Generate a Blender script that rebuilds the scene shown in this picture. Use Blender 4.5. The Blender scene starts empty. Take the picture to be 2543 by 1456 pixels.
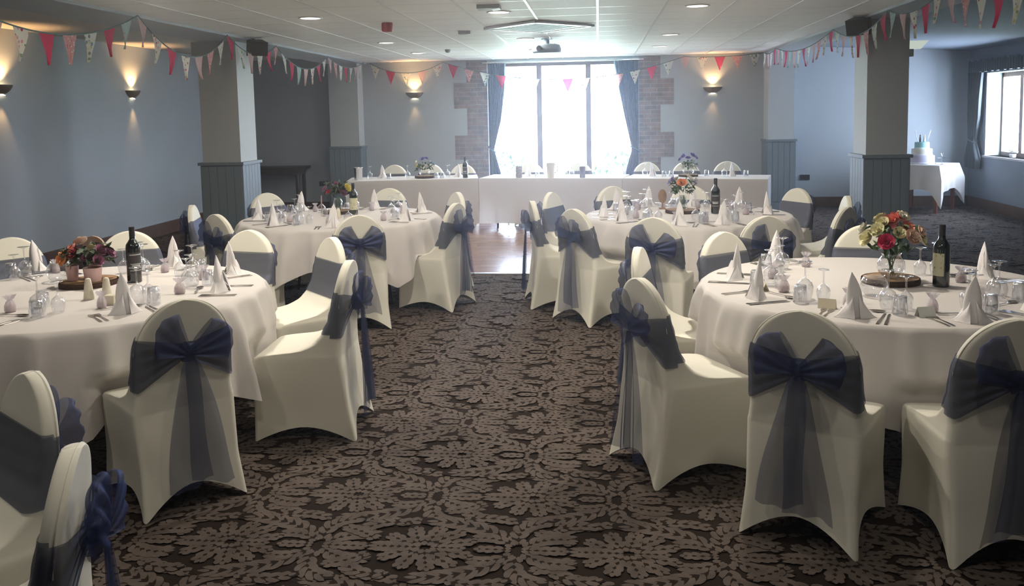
import bpy, math, random
import numpy as np
from mathutils import Vector, Matrix
PI = math.pi
R = math.radians
scene = bpy.context.scene
COL = scene.collection
rnd = random.Random(7)

# ------------------------------------------------------------------ helpers
class MB:
    """mesh builder"""
    def __init__(s):
        s.v = []; s.f = []; s.m = []
    def add(s, verts, faces, mi=0, M=None):
        b = len(s.v)
        if M is not None: verts = [tuple(M @ Vector(p)) for p in verts]
        s.v += [tuple(p) for p in verts]
        s.f += [tuple(i + b for i in f) for f in faces]
        s.m += [mi] * len(faces)
    def box(s, x0, x1, y0, y1, z0, z1, mi=0, M=None):
        v = [(x, y, z) for z in (z0, z1) for y in (y0, y1) for x in (x0, x1)]
        s.add(v, [(0, 2, 3, 1), (4, 5, 7, 6), (0, 1, 5, 4), (2, 6, 7, 3), (0, 4, 6, 2), (1, 3, 7, 5)], mi, M)
    def grid(s, rows, closed=False, mi=0, cap0=False, cap1=False, M=None):
        n = len(rows[0]); v = [p for r in rows for p in r]; f = []
        for i in range(len(rows) - 1):
            for j in range(n if closed else n - 1):
                k = (j + 1) % n
                f.append((i * n + j, i * n + k, (i + 1) * n + k, (i + 1) * n + j))
        if cap0: f.append(tuple(range(n - 1, -1, -1)))
        if cap1: f.append(tuple((len(rows) - 1) * n + j for j in range(n)))
        s.add(v, f, mi, M)
    def lathe(s, prof, n=24, mi=0, cx=0, cy=0, cz=0, M=None, cap0=False, cap1=False):
        rows = [[(cx + r * math.cos(2 * PI * j / n), cy + r * math.sin(2 * PI * j / n), cz + z) for j in range(n)] for r, z in prof]
        s.grid(rows, True, mi, cap0, cap1, M)
    def tube(s, pts, r, n=8, mi=0, M=None, r1=None):
        pts = [Vector(p) for p in pts]; rows = []
        for i, p in enumerate(pts):
            a = pts[max(0, i - 1)]; b = pts[min(len(pts) - 1, i + 1)]
            t = (b - a).normalized()
            u = t.cross(Vector((0, 0, 1)))
            if u.length < 1e-3: u = t.cross(Vector((0, 1, 0)))
            u.normalize(); w = t.cross(u)
            rr = r if r1 is None else r + (r1 - r) * i / (len(pts) - 1)
            rows.append([tuple(p + u * rr * math.cos(2 * PI * k / n) + w * rr * math.sin(2 * PI * k / n)) for k in range(n)])
        s.grid(rows, True, mi, True, True, M)
    def build(s, name, mats, parent=None, smooth=False, auto=None):
        me = bpy.data.meshes.new(name)
        me.from_pydata(s.v, [], s.f)
        if not isinstance(mats, (list, tuple)): mats = [mats]
        for m in mats: me.materials.append(m)
        if len(mats) > 1: me.polygons.foreach_set('material_index', s.m)
        if smooth or auto:
            me.polygons.foreach_set('use_smooth', [True] * len(s.f))
        me.update()
        if auto: me.set_sharp_from_angle(angle=R(auto))
        o = bpy.data.objects.new(name, me); COL.objects.link(o)
        if parent is not None: o.parent = parent
        return o

def tag(o, label, cat, group=None, kind=None):
    o['label'] = label; o['category'] = cat
    if group: o['group'] = group
    if kind: o['kind'] = kind
    return o
def struct(o, label=None):
    o['kind'] = 'structure'
    if label: o['label'] = label
    return o
def empty(name, loc=(0, 0, 0), rz=0):
    o = bpy.data.objects.new(name, None); COL.objects.link(o)
    o.location = loc; o.rotation_euler = (0, 0, rz); o.empty_display_size = .1
    return o
CH = {}
def kids(o): return [c for c in COL.objects if c.parent == o]
def dup(o, loc=None, rz=None, parent=None, props=None):
    c = o.copy(); COL.objects.link(c)
    for k in ('label', 'category', 'group'):
        if k in c and parent is None: del c[k]
    if parent is not None: c.parent = parent
    if loc is not None: c.location = loc
    if rz is not None: c.rotation_euler = (0, 0, rz)
    for ch in CH.get(o.name, []): dup(bpy.data.objects[ch], parent=c)
    return c
def note(o):           # remember children for quick copying
    ks = kids(o); CH[o.name] = [k.name for k in ks]
    for k in ks: note(k)
USED = set()
def place(proto, loc, rz, label, cat, group=None):
    if proto.name not in USED:
        USED.add(proto.name); o = proto
        o.location = loc; o.rotation_euler = (0, 0, rz)
    else: o = dup(proto, loc, rz)
    return tag(o, label, cat, group)
def lerp(a, b, t): return a + (b - a) * t
def interp(x, xs, ys):
    return float(np.interp(x, xs, ys))

# ------------------------------------------------------------------ materials
def mat(name, col, rough=.6, metal=0, bump=0, bscale=200, spec=.5, sheen=0, var=0, vscale=5, coat=0, trans=0):
    m = bpy.data.materials.new(name); m.use_nodes = True
    nt = m.node_tree; b = nt.nodes['Principled BSDF']
    b.inputs['Base Color'].default_value = (*col, 1); b.inputs['Roughness'].default_value = rough
    b.inputs['Metallic'].default_value = metal; b.inputs['Specular IOR Level'].default_value = spec
    if sheen: b.inputs['Sheen Weight'].default_value = sheen
    if coat: b.inputs['Coat Weight'].default_value = coat
    tc = nt.nodes.new('ShaderNodeTexCoord')
    if bump:
        n = nt.nodes.new('ShaderNodeTexNoise'); n.inputs['Scale'].default_value = bscale
        n.inputs['Detail'].default_value = 3
        bp = nt.nodes.new('ShaderNodeBump'); bp.inputs['Strength'].default_value = bump; bp.inputs['Distance'].default_value = .01
        nt.links.new(tc.outputs['Object'], n.inputs['Vector']); nt.links.new(n.outputs['Fac'], bp.inputs['Height'])
        nt.links.new(bp.outputs['Normal'], b.inputs['Normal'])
    if var:
        n = nt.nodes.new('ShaderNodeTexNoise'); n.inputs['Scale'].default_value = vscale
        mx = nt.nodes.new('ShaderNodeMixRGB'); mx.blend_type = 'MULTIPLY'; mx.inputs['Fac'].default_value = 1
        mx.inputs['Color1'].default_value = (*col, 1)
        rp = nt.nodes.new('ShaderNodeValToRGB'); rp.color_ramp.elements[0].position = .3; rp.color_ramp.elements[1].position = .7
        rp.color_ramp.elements[0].color = (1 - var,) * 3 + (1,); rp.color_ramp.elements[1].color = (1, 1, 1, 1)
        nt.links.new(tc.outputs['Object'], n.inputs['Vector']); nt.links.new(n.outputs['Fac'], rp.inputs['Fac'])
        nt.links.new(rp.outputs['Color'], mx.inputs['Color2']); nt.links.new(mx.outputs['Color'], b.inputs['Base Color'])
    return m
def sheer(name, col, alpha, rough=.6, pleat=None, transl=0.25):
    """see-through cloth: part transparent, part diffuse/translucent"""
    m = bpy.data.materials.new(name); m.use_nodes = True; nt = m.node_tree
    nt.nodes.clear(); out = nt.nodes.new('ShaderNodeOutputMaterial')
    tr = nt.nodes.new('ShaderNodeBsdfTransparent'); df = nt.nodes.new('ShaderNodeBsdfDiffuse'); tl = nt.nodes.new('ShaderNodeBsdfTranslucent')
    sh = nt.nodes.new('ShaderNodeBsdfSheen') if False else nt.nodes.new('ShaderNodeBsdfGlossy')
    df.inputs['Color'].default_value = (*col, 1); tl.inputs['Color'].default_value = (*col, 1)
    sh.inputs['Color'].default_value = (.35, .42, .7, 1); sh.inputs['Roughness'].default_value = .55
    m1 = nt.nodes.new('ShaderNodeMixShader'); m1.inputs[0].default_value = transl
    m2 = nt.nodes.new('ShaderNodeMixShader'); m2.inputs[0].default_value = .16
    m3 = nt.nodes.new('ShaderNodeMixShader'); m3.inputs[0].default_value = alpha
    nt.links.new(df.outputs[0], m1.inputs[1]); nt.links.new(tl.outputs[0], m1.inputs[2])
    nt.links.new(m1.outputs[0], m2.inputs[1]); nt.links.new(sh.outputs[0], m2.inputs[2])
    nt.links.new(tr.outputs[0], m3.inputs[1]); nt.links.new(m2.outputs[0], m3.inputs[2])
    nt.links.new(m3.outputs[0], out.inputs[0])
    if pleat:
        tc = nt.nodes.new('ShaderNodeTexCoord'); n = nt.nodes.new('ShaderNodeTexNoise'); n.inputs['Scale'].default_value = pleat
        n.inputs['Detail'].default_value = 2
        mp = nt.nodes.new('ShaderNodeMapRange'); mp.inputs[1].default_value = .35; mp.inputs[2].default_value = .65
        mp.inputs[3].default_value = alpha - .1; mp.inputs[4].default_value = min(1, alpha + .1)
        nt.links.new(tc.outputs['Object'], n.inputs['Vector']); nt.links.new(n.outputs['Fac'], mp.inputs[0]); nt.links.new(mp.outputs[0], m3.inputs[0])
    return m
def thin_glass(name, tint=(.95, .96, .98), rough=.02, base=.09, edge=.9):
    m = bpy.data.materials.new(name); m.use_nodes = True; nt = m.node_tree; nt.nodes.clear()
    out = nt.nodes.new('ShaderNodeOutputMaterial'); tr = nt.nodes.new('ShaderNodeBsdfTransparent'); gl = nt.nodes.new('ShaderNodeBsdfGlossy')
    tr.inputs['Color'].default_value = (*tint, 1); gl.inputs['Roughness'].default_value = rough; gl.inputs['Color'].default_value = (1, 1, 1, 1)
    lw = nt.nodes.new('ShaderNodeLayerWeight'); lw.inputs['Blend'].default_value = .35
    mp = nt.nodes.new('ShaderNodeMapRange'); mp.inputs[3].default_value = base; mp.inputs[4].default_value = edge
    mx = nt.nodes.new('ShaderNodeMixShader')
    nt.links.new(lw.outputs['Facing'], mp.inputs[0]); nt.links.new(mp.outputs[0], mx.inputs[0])
    nt.links.new(tr.outputs[0], mx.inputs[1]); nt.links.new(gl.outputs[0], mx.inputs[2]); nt.links.new(mx.outputs[0], out.inputs[0])
    return m
def emis(name, col, st):
    m = bpy.data.materials.new(name); m.use_nodes = True; nt = m.node_tree; nt.nodes.clear()
    out = nt.nodes.new('ShaderNodeOutputMaterial'); e = nt.nodes.new('ShaderNodeEmission')
    e.inputs[0].default_value = (*col, 1); e.inputs[1].default_value = st; nt.links.new(e.outputs[0], out.inputs[0]); return m
def spotted(name, base, spots, scale=30, thr=.35):
    """printed cotton: voronoi blobs of several colours on a pale ground"""
    m = bpy.data.materials.new(name); m.use_nodes = True; nt = m.node_tree; b = nt.nodes['Principled BSDF']; b.inputs['Roughness'].default_value = .85
    tc = nt.nodes.new('ShaderNodeTexCoord'); v = nt.nodes.new('ShaderNodeTexVoronoi'); v.inputs['Scale'].default_value = scale
    nt.links.new(tc.outputs['Object'], v.inputs['Vector'])
    r1 = nt.nodes.new('ShaderNodeValToRGB'); r1.color_ramp.interpolation = 'CONSTANT'
    els = r1.color_ramp.elements; els[0].position = 0; els[0].color = (*spots[0], 1); els[1].position = 1 / len(spots); els[1].color = (*spots[1 % len(spots)], 1)
    for i in range(2, len(spots)):
        e = els.new(i / len(spots)); e.color = (*spots[i], 1)
    sp = nt.nodes.new('ShaderNodeSeparateColor'); nt.links.new(v.outputs['Color'], sp.inputs[0]); nt.links.new(sp.outputs[0], r1.inputs[0])
    lt = nt.nodes.new('ShaderNodeMath'); lt.operation = 'LESS_THAN'; lt.inputs[1].default_value = thr; nt.links.new(v.outputs['Distance'], lt.inputs[0])
    mx = nt.nodes.new('ShaderNodeMixRGB'); mx.inputs['Color1'].default_value = (*base, 1)
    nt.links.new(lt.outputs[0], mx.inputs['Fac']); nt.links.new(r1.outputs[0], mx.inputs['Color2']); nt.links.new(mx.outputs[0], b.inputs['Base Color'])
    return m

M = {}
M['wall'] = mat('wall_paint', (.38, .42, .45), .75, bump=.06, bscale=60, var=.05, vscale=1.5)
M['wall_pale'] = mat('pillar_paint', (.44, .47, .475), .75, bump=.05, bscale=60)
M['dado'] = mat('dado_paint', (.165, .205, .230), .6)
M['ceil'] = mat('ceiling_tile', (.82, .815, .78), .55, bump=.03, bscale=220, spec=.5)
M['tbar'] = mat('ceiling_bar', (.66, .66, .64), .28, spec=.8)
M['aceil'] = mat('aisle_ceiling', (.50, .48, .45), .85)
M['white_pl'] = mat('white_plastic', (.72, .72, .70), .45)
M['cloth'] = mat('table_linen', (.80, .765, .735), .85, bump=.05, bscale=350, sheen=.15)
M['linen'] = mat('napkin_linen', (.84, .82, .82), .8, bump=.05, bscale=400)
M['cover'] = mat('stretch_cover', (.76, .745, .645), .7, bump=.04, bscale=500, sheen=.1)
M['sash'] = sheer('organza', (.048, .054, .088), .68)
M['bow'] = sheer('organza_bow', (.016, .024, .085), .56)
M['tail'] = sheer('organza_tail', (.024, .032, .082), .54)
M['wood_trim'] = mat('skirting_wood', (.115, .062, .038), .45, var=.3, vscale=8)
M['dark_wood'] = mat('dark_wood', (.045, .028, .022), .4, var=.3, vscale=10)
M['frame'] = mat('window_wood', (.10, .075, .085), .5)
M['frame_brown'] = mat('window_wood_brown', (.16, .085, .055), .45)
M['glass'] = thin_glass('glassware')
M['pane'] = thin_glass('window_pane', (.97, .99, 1), .01, .03, .25)
M['steel'] = mat('cutlery_steel', (.55, .52, .49), .22, 1)
M['chrome'] = mat('chrome', (.75, .76, .78), .15, 1)
M['bottle'] = mat('dark_bottle_glass', (.010, .014, .012), .08, spec=.8, coat=.5)
M['cream_label'] = spotted('cream_label', (.62, .60, .42), [(.25, .3, .12), (.45, .42, .25), (.6, .58, .4)], 45, .25)
M['dark_label'] = mat('dark_label', (.05, .045, .05), .6)
M['pale_print'] = mat('label_print', (.5, .5, .48), .7)
M['bark'] = mat('bark', (.055, .030, .020), .9, bump=.6, bscale=60)
M['slice'] = mat('log_face', (.36, .22, .11), .7, var=.35, vscale=30)
M['black'] = mat('speaker_black', (.012, .012, .013), .55)
M['grille'] = mat('speaker_grille', (.02, .02, .022), .7, bump=.3, bscale=400)
M['leaf'] = mat('leaf_green', (.045, .10, .028), .6, var=.4, vscale=40)
M['leaf2'] = mat('leaf_dark', (.030, .055, .022), .6, var=.4, vscale=40)
M['stem'] = mat('stem_green', (.06, .12, .04), .6)
M['curtain'] = mat('teal_curtain', (.09, .19, .30), .7, sheen=.3, var=.25, vscale=20)
M['curtain_dark'] = mat('slate_curtain', (.045, .060, .068), .6, sheen=.2)
M['lamp'] = emis('lamp_diffuser', (1, .93, .82), 6)
M['glow'] = emis('sconce_bulb', (1, .75, .4), 30)
M['sconce'] = mat('sconce_metal', (.17, .13, .10), .45, .4)
M['red'] = mat('red_sounder', (.28, .02, .02), .5)
M['projector'] = mat('projector_shell', (.26, .34, .42), .5)
M['cord'] = mat('teal_tape', (.07, .14, .14), .8)
M['pinkw'] = mat('pot_pink', (.62, .42, .40), .5)
M['salt'] = mat('cream_china', (.72, .67, .54), .35)
M['card'] = mat('cream_card', (.72, .66, .50), .8)
M['cardw'] = mat('white_card', (.70, .72, .66), .8)
M['favour'] = sheer('favour_organza', (.72, .66, .66), .55, transl=.3)
M['sweets'] = spotted('sugared_almonds', (.60, .45, .42), [(.7, .6, .55), (.55, .35, .35), (.75, .7, .65)], 90, .4)
def flagmats():
    return [mat('flag_pink', (.56, .045, .12), .85), spotted('flag_floral_white', (.66, .66, .58), [(.45, .06, .12), (.20, .30, .20), (.62, .3, .35)], 24, .33),
            spotted('flag_dusty_pink', (.58, .40, .40), [(.66, .55, .52), (.58, .36, .38)], 60, .3),
            spotted('flag_floral_blue', (.62, .64, .58), [(.14, .24, .36), (.25, .33, .22), (.5, .5, .3)], 24, .36),
            spotted('flag_coral_check', (.60, .30, .30), [(.7, .6, .55), (.5, .12, .16)], 45, .35),
            spotted('flag_mint', (.34, .48, .47), [(.6, .65, .6), (.5, .2, .25)], 30, .25)]
def translucent(m, fac):
    """let cloth glow when lit from behind"""
    nt = m.node_tree; pr = nt.nodes['Principled BSDF']; out = nt.nodes['Material Output']; tl = nt.nodes.new('ShaderNodeBsdfTranslucent'); mx = nt.nodes.new('ShaderNodeMixShader'); mx.inputs[0].default_value = fac
    if pr.inputs['Base Color'].is_linked: nt.links.new(pr.inputs['Base Color'].links[0].from_socket, tl.inputs['Color'])
    else: tl.inputs['Color'].default_value = pr.inputs['Base Color'].default_value
    nt.links.new(pr.outputs[0], mx.inputs[1]); nt.links.new(tl.outputs[0], mx.inputs[2]); nt.links.new(mx.outputs[0], out.inputs['Surface'])
    return m
FL = [translucent(m, .45) for m in flagmats()]
translucent(M['curtain'], .30); translucent(M['cloth'], .25)
M['wall_dim'] = mat('aisle_wall_shade', (.205, .240, .285), .75, bump=.06, bscale=60)  # wall colour darkened: the right aisle's shade is put into it
# wood dance floor
def wood_floor():
    m = bpy.data.materials.new('dance_floor_wood'); m.use_nodes = True; nt = m.node_tree; b = nt.nodes['Principled BSDF']
    tc = nt.nodes.new('ShaderNodeTexCoord'); br = nt.nodes.new('ShaderNodeTexBrick')
    br.inputs['Scale'].default_value = 1; br.inputs['Brick Width'].default_value = .45; br.inputs['Row Height'].default_value = .075
    br.inputs['Mortar Size'].default_value = .0015; br.inputs['Color1'].default_value = (.30, .185, .15, 1); br.inputs['Color2'].default_value = (.24, .14, .115, 1)
    br.inputs['Mortar'].default_value = (.06, .03, .02, 1)
    nt.links.new(tc.outputs['Object'], br.inputs['Vector']); nt.links.new(br.outputs['Color'], b.inputs['Base Color'])
    b.inputs['Roughness'].default_value = .25; b.inputs['Specular IOR Level'].default_value = .7
    return m
M['dance'] = wood_floor()
def brick_mat():
    m = bpy.data.materials.new('old_brick'); m.use_nodes = True; nt = m.node_tree; b = nt.nodes['Principled BSDF']; b.inputs['Roughness'].default_value = .9
    tc = nt.nodes.new('ShaderNodeTexCoord'); mp = nt.nodes.new('ShaderNodeMapping'); mp.inputs['Rotation'].default_value = (PI / 2, 0, 0)
    br = nt.nodes.new('ShaderNodeTexBrick'); br.inputs['Scale'].default_value = 1; br.inputs['Brick Width'].default_value = .225; br.inputs['Row Height'].default_value = .075
    br.inputs['Mortar Size'].default_value = .007; br.inputs['Mortar Smooth'].default_value = .3
    br.inputs['Color1'].default_value = (.24, .185, .18, 1); br.inputs['Color2'].default_value = (.17, .16, .175, 1); br.inputs['Mortar'].default_value = (.26, .255, .26, 1)
    nz = nt.nodes.new('ShaderNodeTexNoise'); nz.inputs['Scale'].default_value = 7
    mx = nt.nodes.new('ShaderNodeMixRGB'); mx.blend_type = 'OVERLAY'; mx.inputs['Fac'].default_value = .5
    nt.links.new(tc.outputs['Object'], mp.inputs[0]); nt.links.new(mp.outputs[0], br.inputs['Vector']); nt.links.new(tc.outputs['Object'], nz.inputs['Vector'])
    nt.links.new(br.outputs['Color'], mx.inputs['Color1']); nt.links.new(nz.outputs['Fac'], mx.inputs['Color2']); nt.links.new(mx.outputs[0], b.inputs['Base Color'])
    bp = nt.nodes.new('ShaderNodeBump'); bp.inputs['Strength'].default_value = .5; bp.inputs['Distance'].default_value = .01; bp.invert = True
    nt.links.new(br.outputs['Fac'], bp.inputs['Height']); nt.links.new(bp.outputs[0], b.inputs['Normal'])
    return m
M['brick'] = brick_mat()

# ------------------------------------------------------------------ dimensions
XL, XR, YB, YF = -6.5, 6.2, -3.2, 15.3
HC = 2.66; HA = 2.75; XCL, XCR = -4.12, 2.80
TH = .765

# ------------------------------------------------------------------ carpet floor with woven leaf scrolls
def bez(P0, P1, P2, t): return (1 - t) ** 2 * P0 + 2 * t * (1 - t) * P1 + t * t * P2
def bezd(P0, P1, P2, t):
    d = 2 * (1 - t) * (P1 - P0) + 2 * t * (P2 - P1); return d / (np.linalg.norm(d) + 1e-9)
def rot2(d, a): return np.array([d[0] * math.cos(a) - d[1] * math.sin(a), d[0] * math.sin(a) + d[1] * math.cos(a)])
def leaf_parts(P0, P1, P2, W, n):
    """acanthus leaf: dark backing strip, curled leaflets on both sides, one tip leaflet; strips of (left, right) points"""
    P0, P1, P2 = map(np.array, (P0, P1, P2)); L = np.linalg.norm(P1 - P0) + np.linalg.norm(P2 - P1)
    back = []; fl = []
    for i in range(9):
        t = i / 8; p = bez(P0, P1, P2, t); d = bezd(P0, P1, P2, t); nn = np.array([-d[1], d[0]])
        w = W * .95 * math.sin(PI * min(1, t * .88 + .03)) ** .7 + .004
        back.append((p - nn * w, p + nn * w))
    m = n
    for k in range(m):
        t = .04 + .86 * k / m; p = bez(P0, P1, P2, t); d = bezd(P0, P1, P2, t)
        env = W * (math.sin(PI * (t * .80 + .12)) ** .8)
        for sd in (-1, 1):
            a0 = sd * (1.15 - .35 * t); st = rot2(d, a0); nn = np.array([-d[1], d[0]]) * sd
            q0 = p + nn * .0025; q2 = q0 + st * env * .95 + d * env * 1.15; q1 = q0 + st * env * 1.0
            hw = min(.014, L / m * .345) * (.75 + .25 * env / W)
            s_ = []
            for i in range(6):
                s = i / 5; c = bez(q0, q1, q2, s); dd = bezd(q0, q1, q2, s); n2 = np.array([-dd[1], dd[0]])
                w = hw * (.50 + .50 * math.sin(PI * min(1, .10 + .82 * s))) if i < 5 else hw * .05
                s_.append((c - n2 * w, c + n2 * w))
            fl.append(s_)
    p = bez(P0, P1, P2, .86); d = bezd(P0, P1, P2, 1); s_ = []
    for i in range(5):
        s = i / 4; w = .011 * math.sin(PI * (.2 + .75 * s)); c = p + d * W * .95 * s; n2 = np.array([-d[1], d[0]]); s_.append((c - n2 * w, c + n2 * w))
    fl.append(s_)
    return back, fl
def carpet():
    lx, ly = .80, .94
    L = []
    def m2(a): L.append(a); L.append(((a[0][0], -a[0][1]), (a[1][0], -a[1][1]), (a[2][0], -a[2][1]), a[3], a[4]))
    m2(((.34, .05), (.20, .225), (-.06, .225), .050, 8))
    m2(((.37, .04), (.33, .22), (.50, .23), .042, 6))
    m2(((.39, .02), (.47, .12), (.60, .085), .042, 6))
    m2(((.35, .03), (.26, .12), (.17, .07), .030, 5))
    m2(((-.12, .20), (-.26, .22), (-.29, .10), .034, 5))
    m2(((.12, .235), (.24, .29), (.36, .215), .030, 5))
    m2(((-.22, .05), (-.28, .13), (-.38, .15), .030, 5))
    m2(((.52, .17), (.60, .24), (.70, .19), .030, 4))
    L.append(((.38, 0), (.47, 0), (.57, 0), .030, 5))
    L.append(((.34, 0), (.27, 0), (.19, 0), .022, 4))
    m2(((.03, .006), (.11, .045), (.20, .055), .026, 4))
    m2(((.015, .012), (.07, .10), (.14, .135), .030, 4))
    m2(((.00, .015), (.015, .10), (.04, .175), .030, 4))
    m2(((-.015, .012), (-.06, .09), (-.07, .165), .030, 4))
    m2(((-.025, .006), (-.12, .05), (-.165, .10), .028, 4))
    L.append(((-.02, 0), (-.12, 0), (-.225, 0), .040, 6))
    L.append(((.02, 0), (.08, 0), (.16, 0), .026, 4))
    V = []; F = []; MI = []
    def strip(S, z, mi):
        b = len(V)
        for p, q in S: V.append((p[0], p[1], z)); V.append((q[0], q[1], z))
        for i in range(len(S) - 1): F.append((b + 2 * i, b + 2 * i + 1, b + 2 * i + 3, b + 2 * i + 2)); MI.append(mi)
    for layer, a in enumerate(L):
        back, fl = leaf_parts(*a); z = .0005 + layer * .00006
        strip(back, z, 0)
        for q_, s_ in enumerate(fl): strip(s_, z + .00001 + q_ * .0000025, 1)
    V = np.array(V); F = np.array(F); MI = np.array(MI)
    fa = V[F]; ar = np.cross(fa[:, 1, :2] - fa[:, 0, :2], fa[:, 2, :2] - fa[:, 0, :2]) + np.cross(fa[:, 2, :2] - fa[:, 0, :2], fa[:, 3, :2] - fa[:, 0, :2])
    F[ar < 0] = F[ar < 0][:, ::-1]
    fa = V[F]; c1 = np.cross(fa[:, 1, :2] - fa[:, 0, :2], fa[:, 2, :2] - fa[:, 0, :2]); c2 = np.cross(fa[:, 2, :2] - fa[:, 0, :2], fa[:, 3, :2] - fa[:, 0, :2])
    c3 = np.cross(fa[:, 2, :2] - fa[:, 1, :2], fa[:, 3, :2] - fa[:, 1, :2]); c4 = np.cross(fa[:, 3, :2] - fa[:, 0, :2], fa[:, 1, :2] - fa[:, 0, :2]) * -1
    ok = (c1 > -1e-9) & (c2 > -1e-9) & (c3 > -1e-9) & (c4 > -1e-9); F = F[ok]; MI = MI[ok]
    offs = []
    y = -1.0; r = 0
    while y < YF + .2:
        x = XL - .2 + (lx / 2 if r % 2 else 0)
        while x < XR + .5:
            if y > .3 and -.85 * y - 1.0 < x < .70 * y + 1.0: offs.append((x, y, ((r % 2) * 2 + int(round(x / lx * 2)) // 2 % 2) * .0016))
            x += lx
        y += ly / 2; r += 1
    nv = len(V)
    AV = np.concatenate([V + np.array([ox, oy, oz]) for ox, oy, oz in offs])
    AF = np.concatenate([F + i * nv for i in range(len(offs))]); AM = np.tile(MI, len(offs))
    cen = AV[AF].mean(axis=1)
    keep = (cen[:, 0] > XL + .02) & (cen[:, 0] < XR - .02) & (cen[:, 1] < YF - .02)
    keep &= ~((cen[:, 0] > -2.9) & (cen[:, 0] < 2.2) & (cen[:, 1] > 9.1))
    AF = AF[keep]; AM = AM[keep]
    base = np.array([[XL, YB, 0], [XR, YB, 0], [XR, YF, 0], [XL, YF, 0]])
    b0 = len(AV); AV = np.concatenate([AV, base]); AF = np.concatenate([AF, [[b0, b0 + 1, b0 + 2, b0 + 3]]]); AM = np.append(AM, 0)
    me = bpy.data.meshes.new('floor')
    me.vertices.add(len(AV)); me.vertices.foreach_set('co', AV.ravel())
    me.loops.add(AF.size); me.loops.foreach_set('vertex_index', AF.ravel().astype(np.int32))
    me.polygons.add(len(AF)); me.polygons.foreach_set('loop_start', np.arange(0, AF.size, 4, dtype=np.int32))
    me.polygons.foreach_set('loop_total', np.full(len(AF), 4, dtype=np.int32))
    me.materials.append(mat('carpet_ground', (.018, .012, .009), .95, spec=.12))
    me.materials.append(mat('carpet_leaf', (.118, .094, .080), .9, bump=.3, bscale=400, spec=.25, var=.35, vscale=14))
    me.polygons.foreach_set('material_index', AM.astype(np.int32))
    me.update(calc_edges=True); me.validate()
    o = bpy.data.objects.new('floor', me); COL.objects.link(o)
    struct(o, 'dark brown carpet woven with taupe acanthus leaf scrolls')
carpet()
b = MB(); b.box(-2.9, 2.2, 9.1, 15.28, 0, .012); struct(b.build('floor_dance', M['dance']), 'polished reddish wood dance floor before the top table')
b = MB(); b.box(-2.94, 2.24, 9.03, 9.10, 0, .016); b.box(-2.96, -2.9, 9.1, 15.28, 0, .016); b.box(2.2, 2.26, 9.1, 15.28, 0, .016)
struct(b.build('trim_1', mat('edge_strip', (.55, .55, .56), .35, .8)), 'pale metal edging strip between carpet and dance floor')

# ------------------------------------------------------------------ walls, ceiling
def wallbox(name, boxes, m, label=None):
    b = MB()
    for q in boxes: b.box(*q)
    return struct(b.build(name, m), label)
wallbox('wall_left', [(XL - .25, XL, YB, YF, 0, 2.9)], M['wall'])
WX0, WX1, WZ1 = -1.95, .70, 2.60
wallbox('wall_far', [(XL, WX0, YF, YF + .35, 0, 2.9), (WX1, XR, YF, YF + .35, 0, 2.9), (WX0, WX1, YF, YF + .35, WZ1, 2.9)], M['wall'])
RY0, RY1, RZ0, RZ1 = 13.1, 14.70, .88, 2.21
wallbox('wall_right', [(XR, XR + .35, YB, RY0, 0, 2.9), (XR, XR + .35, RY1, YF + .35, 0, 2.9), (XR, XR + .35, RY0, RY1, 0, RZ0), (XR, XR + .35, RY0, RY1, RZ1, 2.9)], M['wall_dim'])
wallbox('wall_back', [(XL, XR, YB - .25, YB, 0, 2.9)], M['wall'])
# ceilings
wallbox('ceiling', [(XCL, XCR, YB, YF, HC, HC + .3)], M['ceil'], 'pale suspended tile ceiling over the middle of the hall')
b = MB()
for k in range(-6, 5):
    x = k * .61
    if XCL < x < XCR: b.box(x - .010, x + .010, YB, YF, HC - .006, HC)
k = YB + .3
while k < YF:
    b.box(XCL, XCR, k - .005, k + .005, HC - .0008, HC + .001); k += .61
struct(b.build('trim_2', M['tbar']), 'thin metal grid bars of the suspended ceiling')
wallbox('ceiling_left', [(XL, XCL - .6, YB, YF, HA, HA + .2)], M['aceil'])
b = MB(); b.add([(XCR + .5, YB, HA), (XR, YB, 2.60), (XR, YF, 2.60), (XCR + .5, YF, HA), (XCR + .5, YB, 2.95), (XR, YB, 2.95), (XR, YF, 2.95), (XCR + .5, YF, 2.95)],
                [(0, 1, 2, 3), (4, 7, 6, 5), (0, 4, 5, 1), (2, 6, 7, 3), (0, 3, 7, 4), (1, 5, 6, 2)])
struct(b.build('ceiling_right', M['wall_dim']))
wallbox('trim_3', [(XCL - .62, XCL, YB, YF, 2.635, 2.95)], M['wall'], 'grey boxed beam along the left edge of the tiled ceiling')
wallbox('trim_4', [(XCR, XCR + .52, YB, YF, 2.635, 2.95)], M['wall'], 'grey boxed beam along the right edge of the tiled ceiling')
# baseboards
wallbox('baseboard_left', [(XL, XL + .025, YB, YF, 0, .17), (XL, XL + .032, YB, YF, .17, .185)], M['wood_trim'])
wallbox('baseboard_far', [(XL, -4.9, YF - .025, YF, 0, .17), (-4.0, WX0, YF - .025, YF, 0, .17), (WX1, 2.8, YF - .025, YF, 0, .17), (3.3, XR, YF - .025, YF, 0, .17)], M['wood_trim'])
wallbox('baseboard_right', [(XR - .025, XR, YB, YF, 0, .17)], M['wood_trim'])
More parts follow.
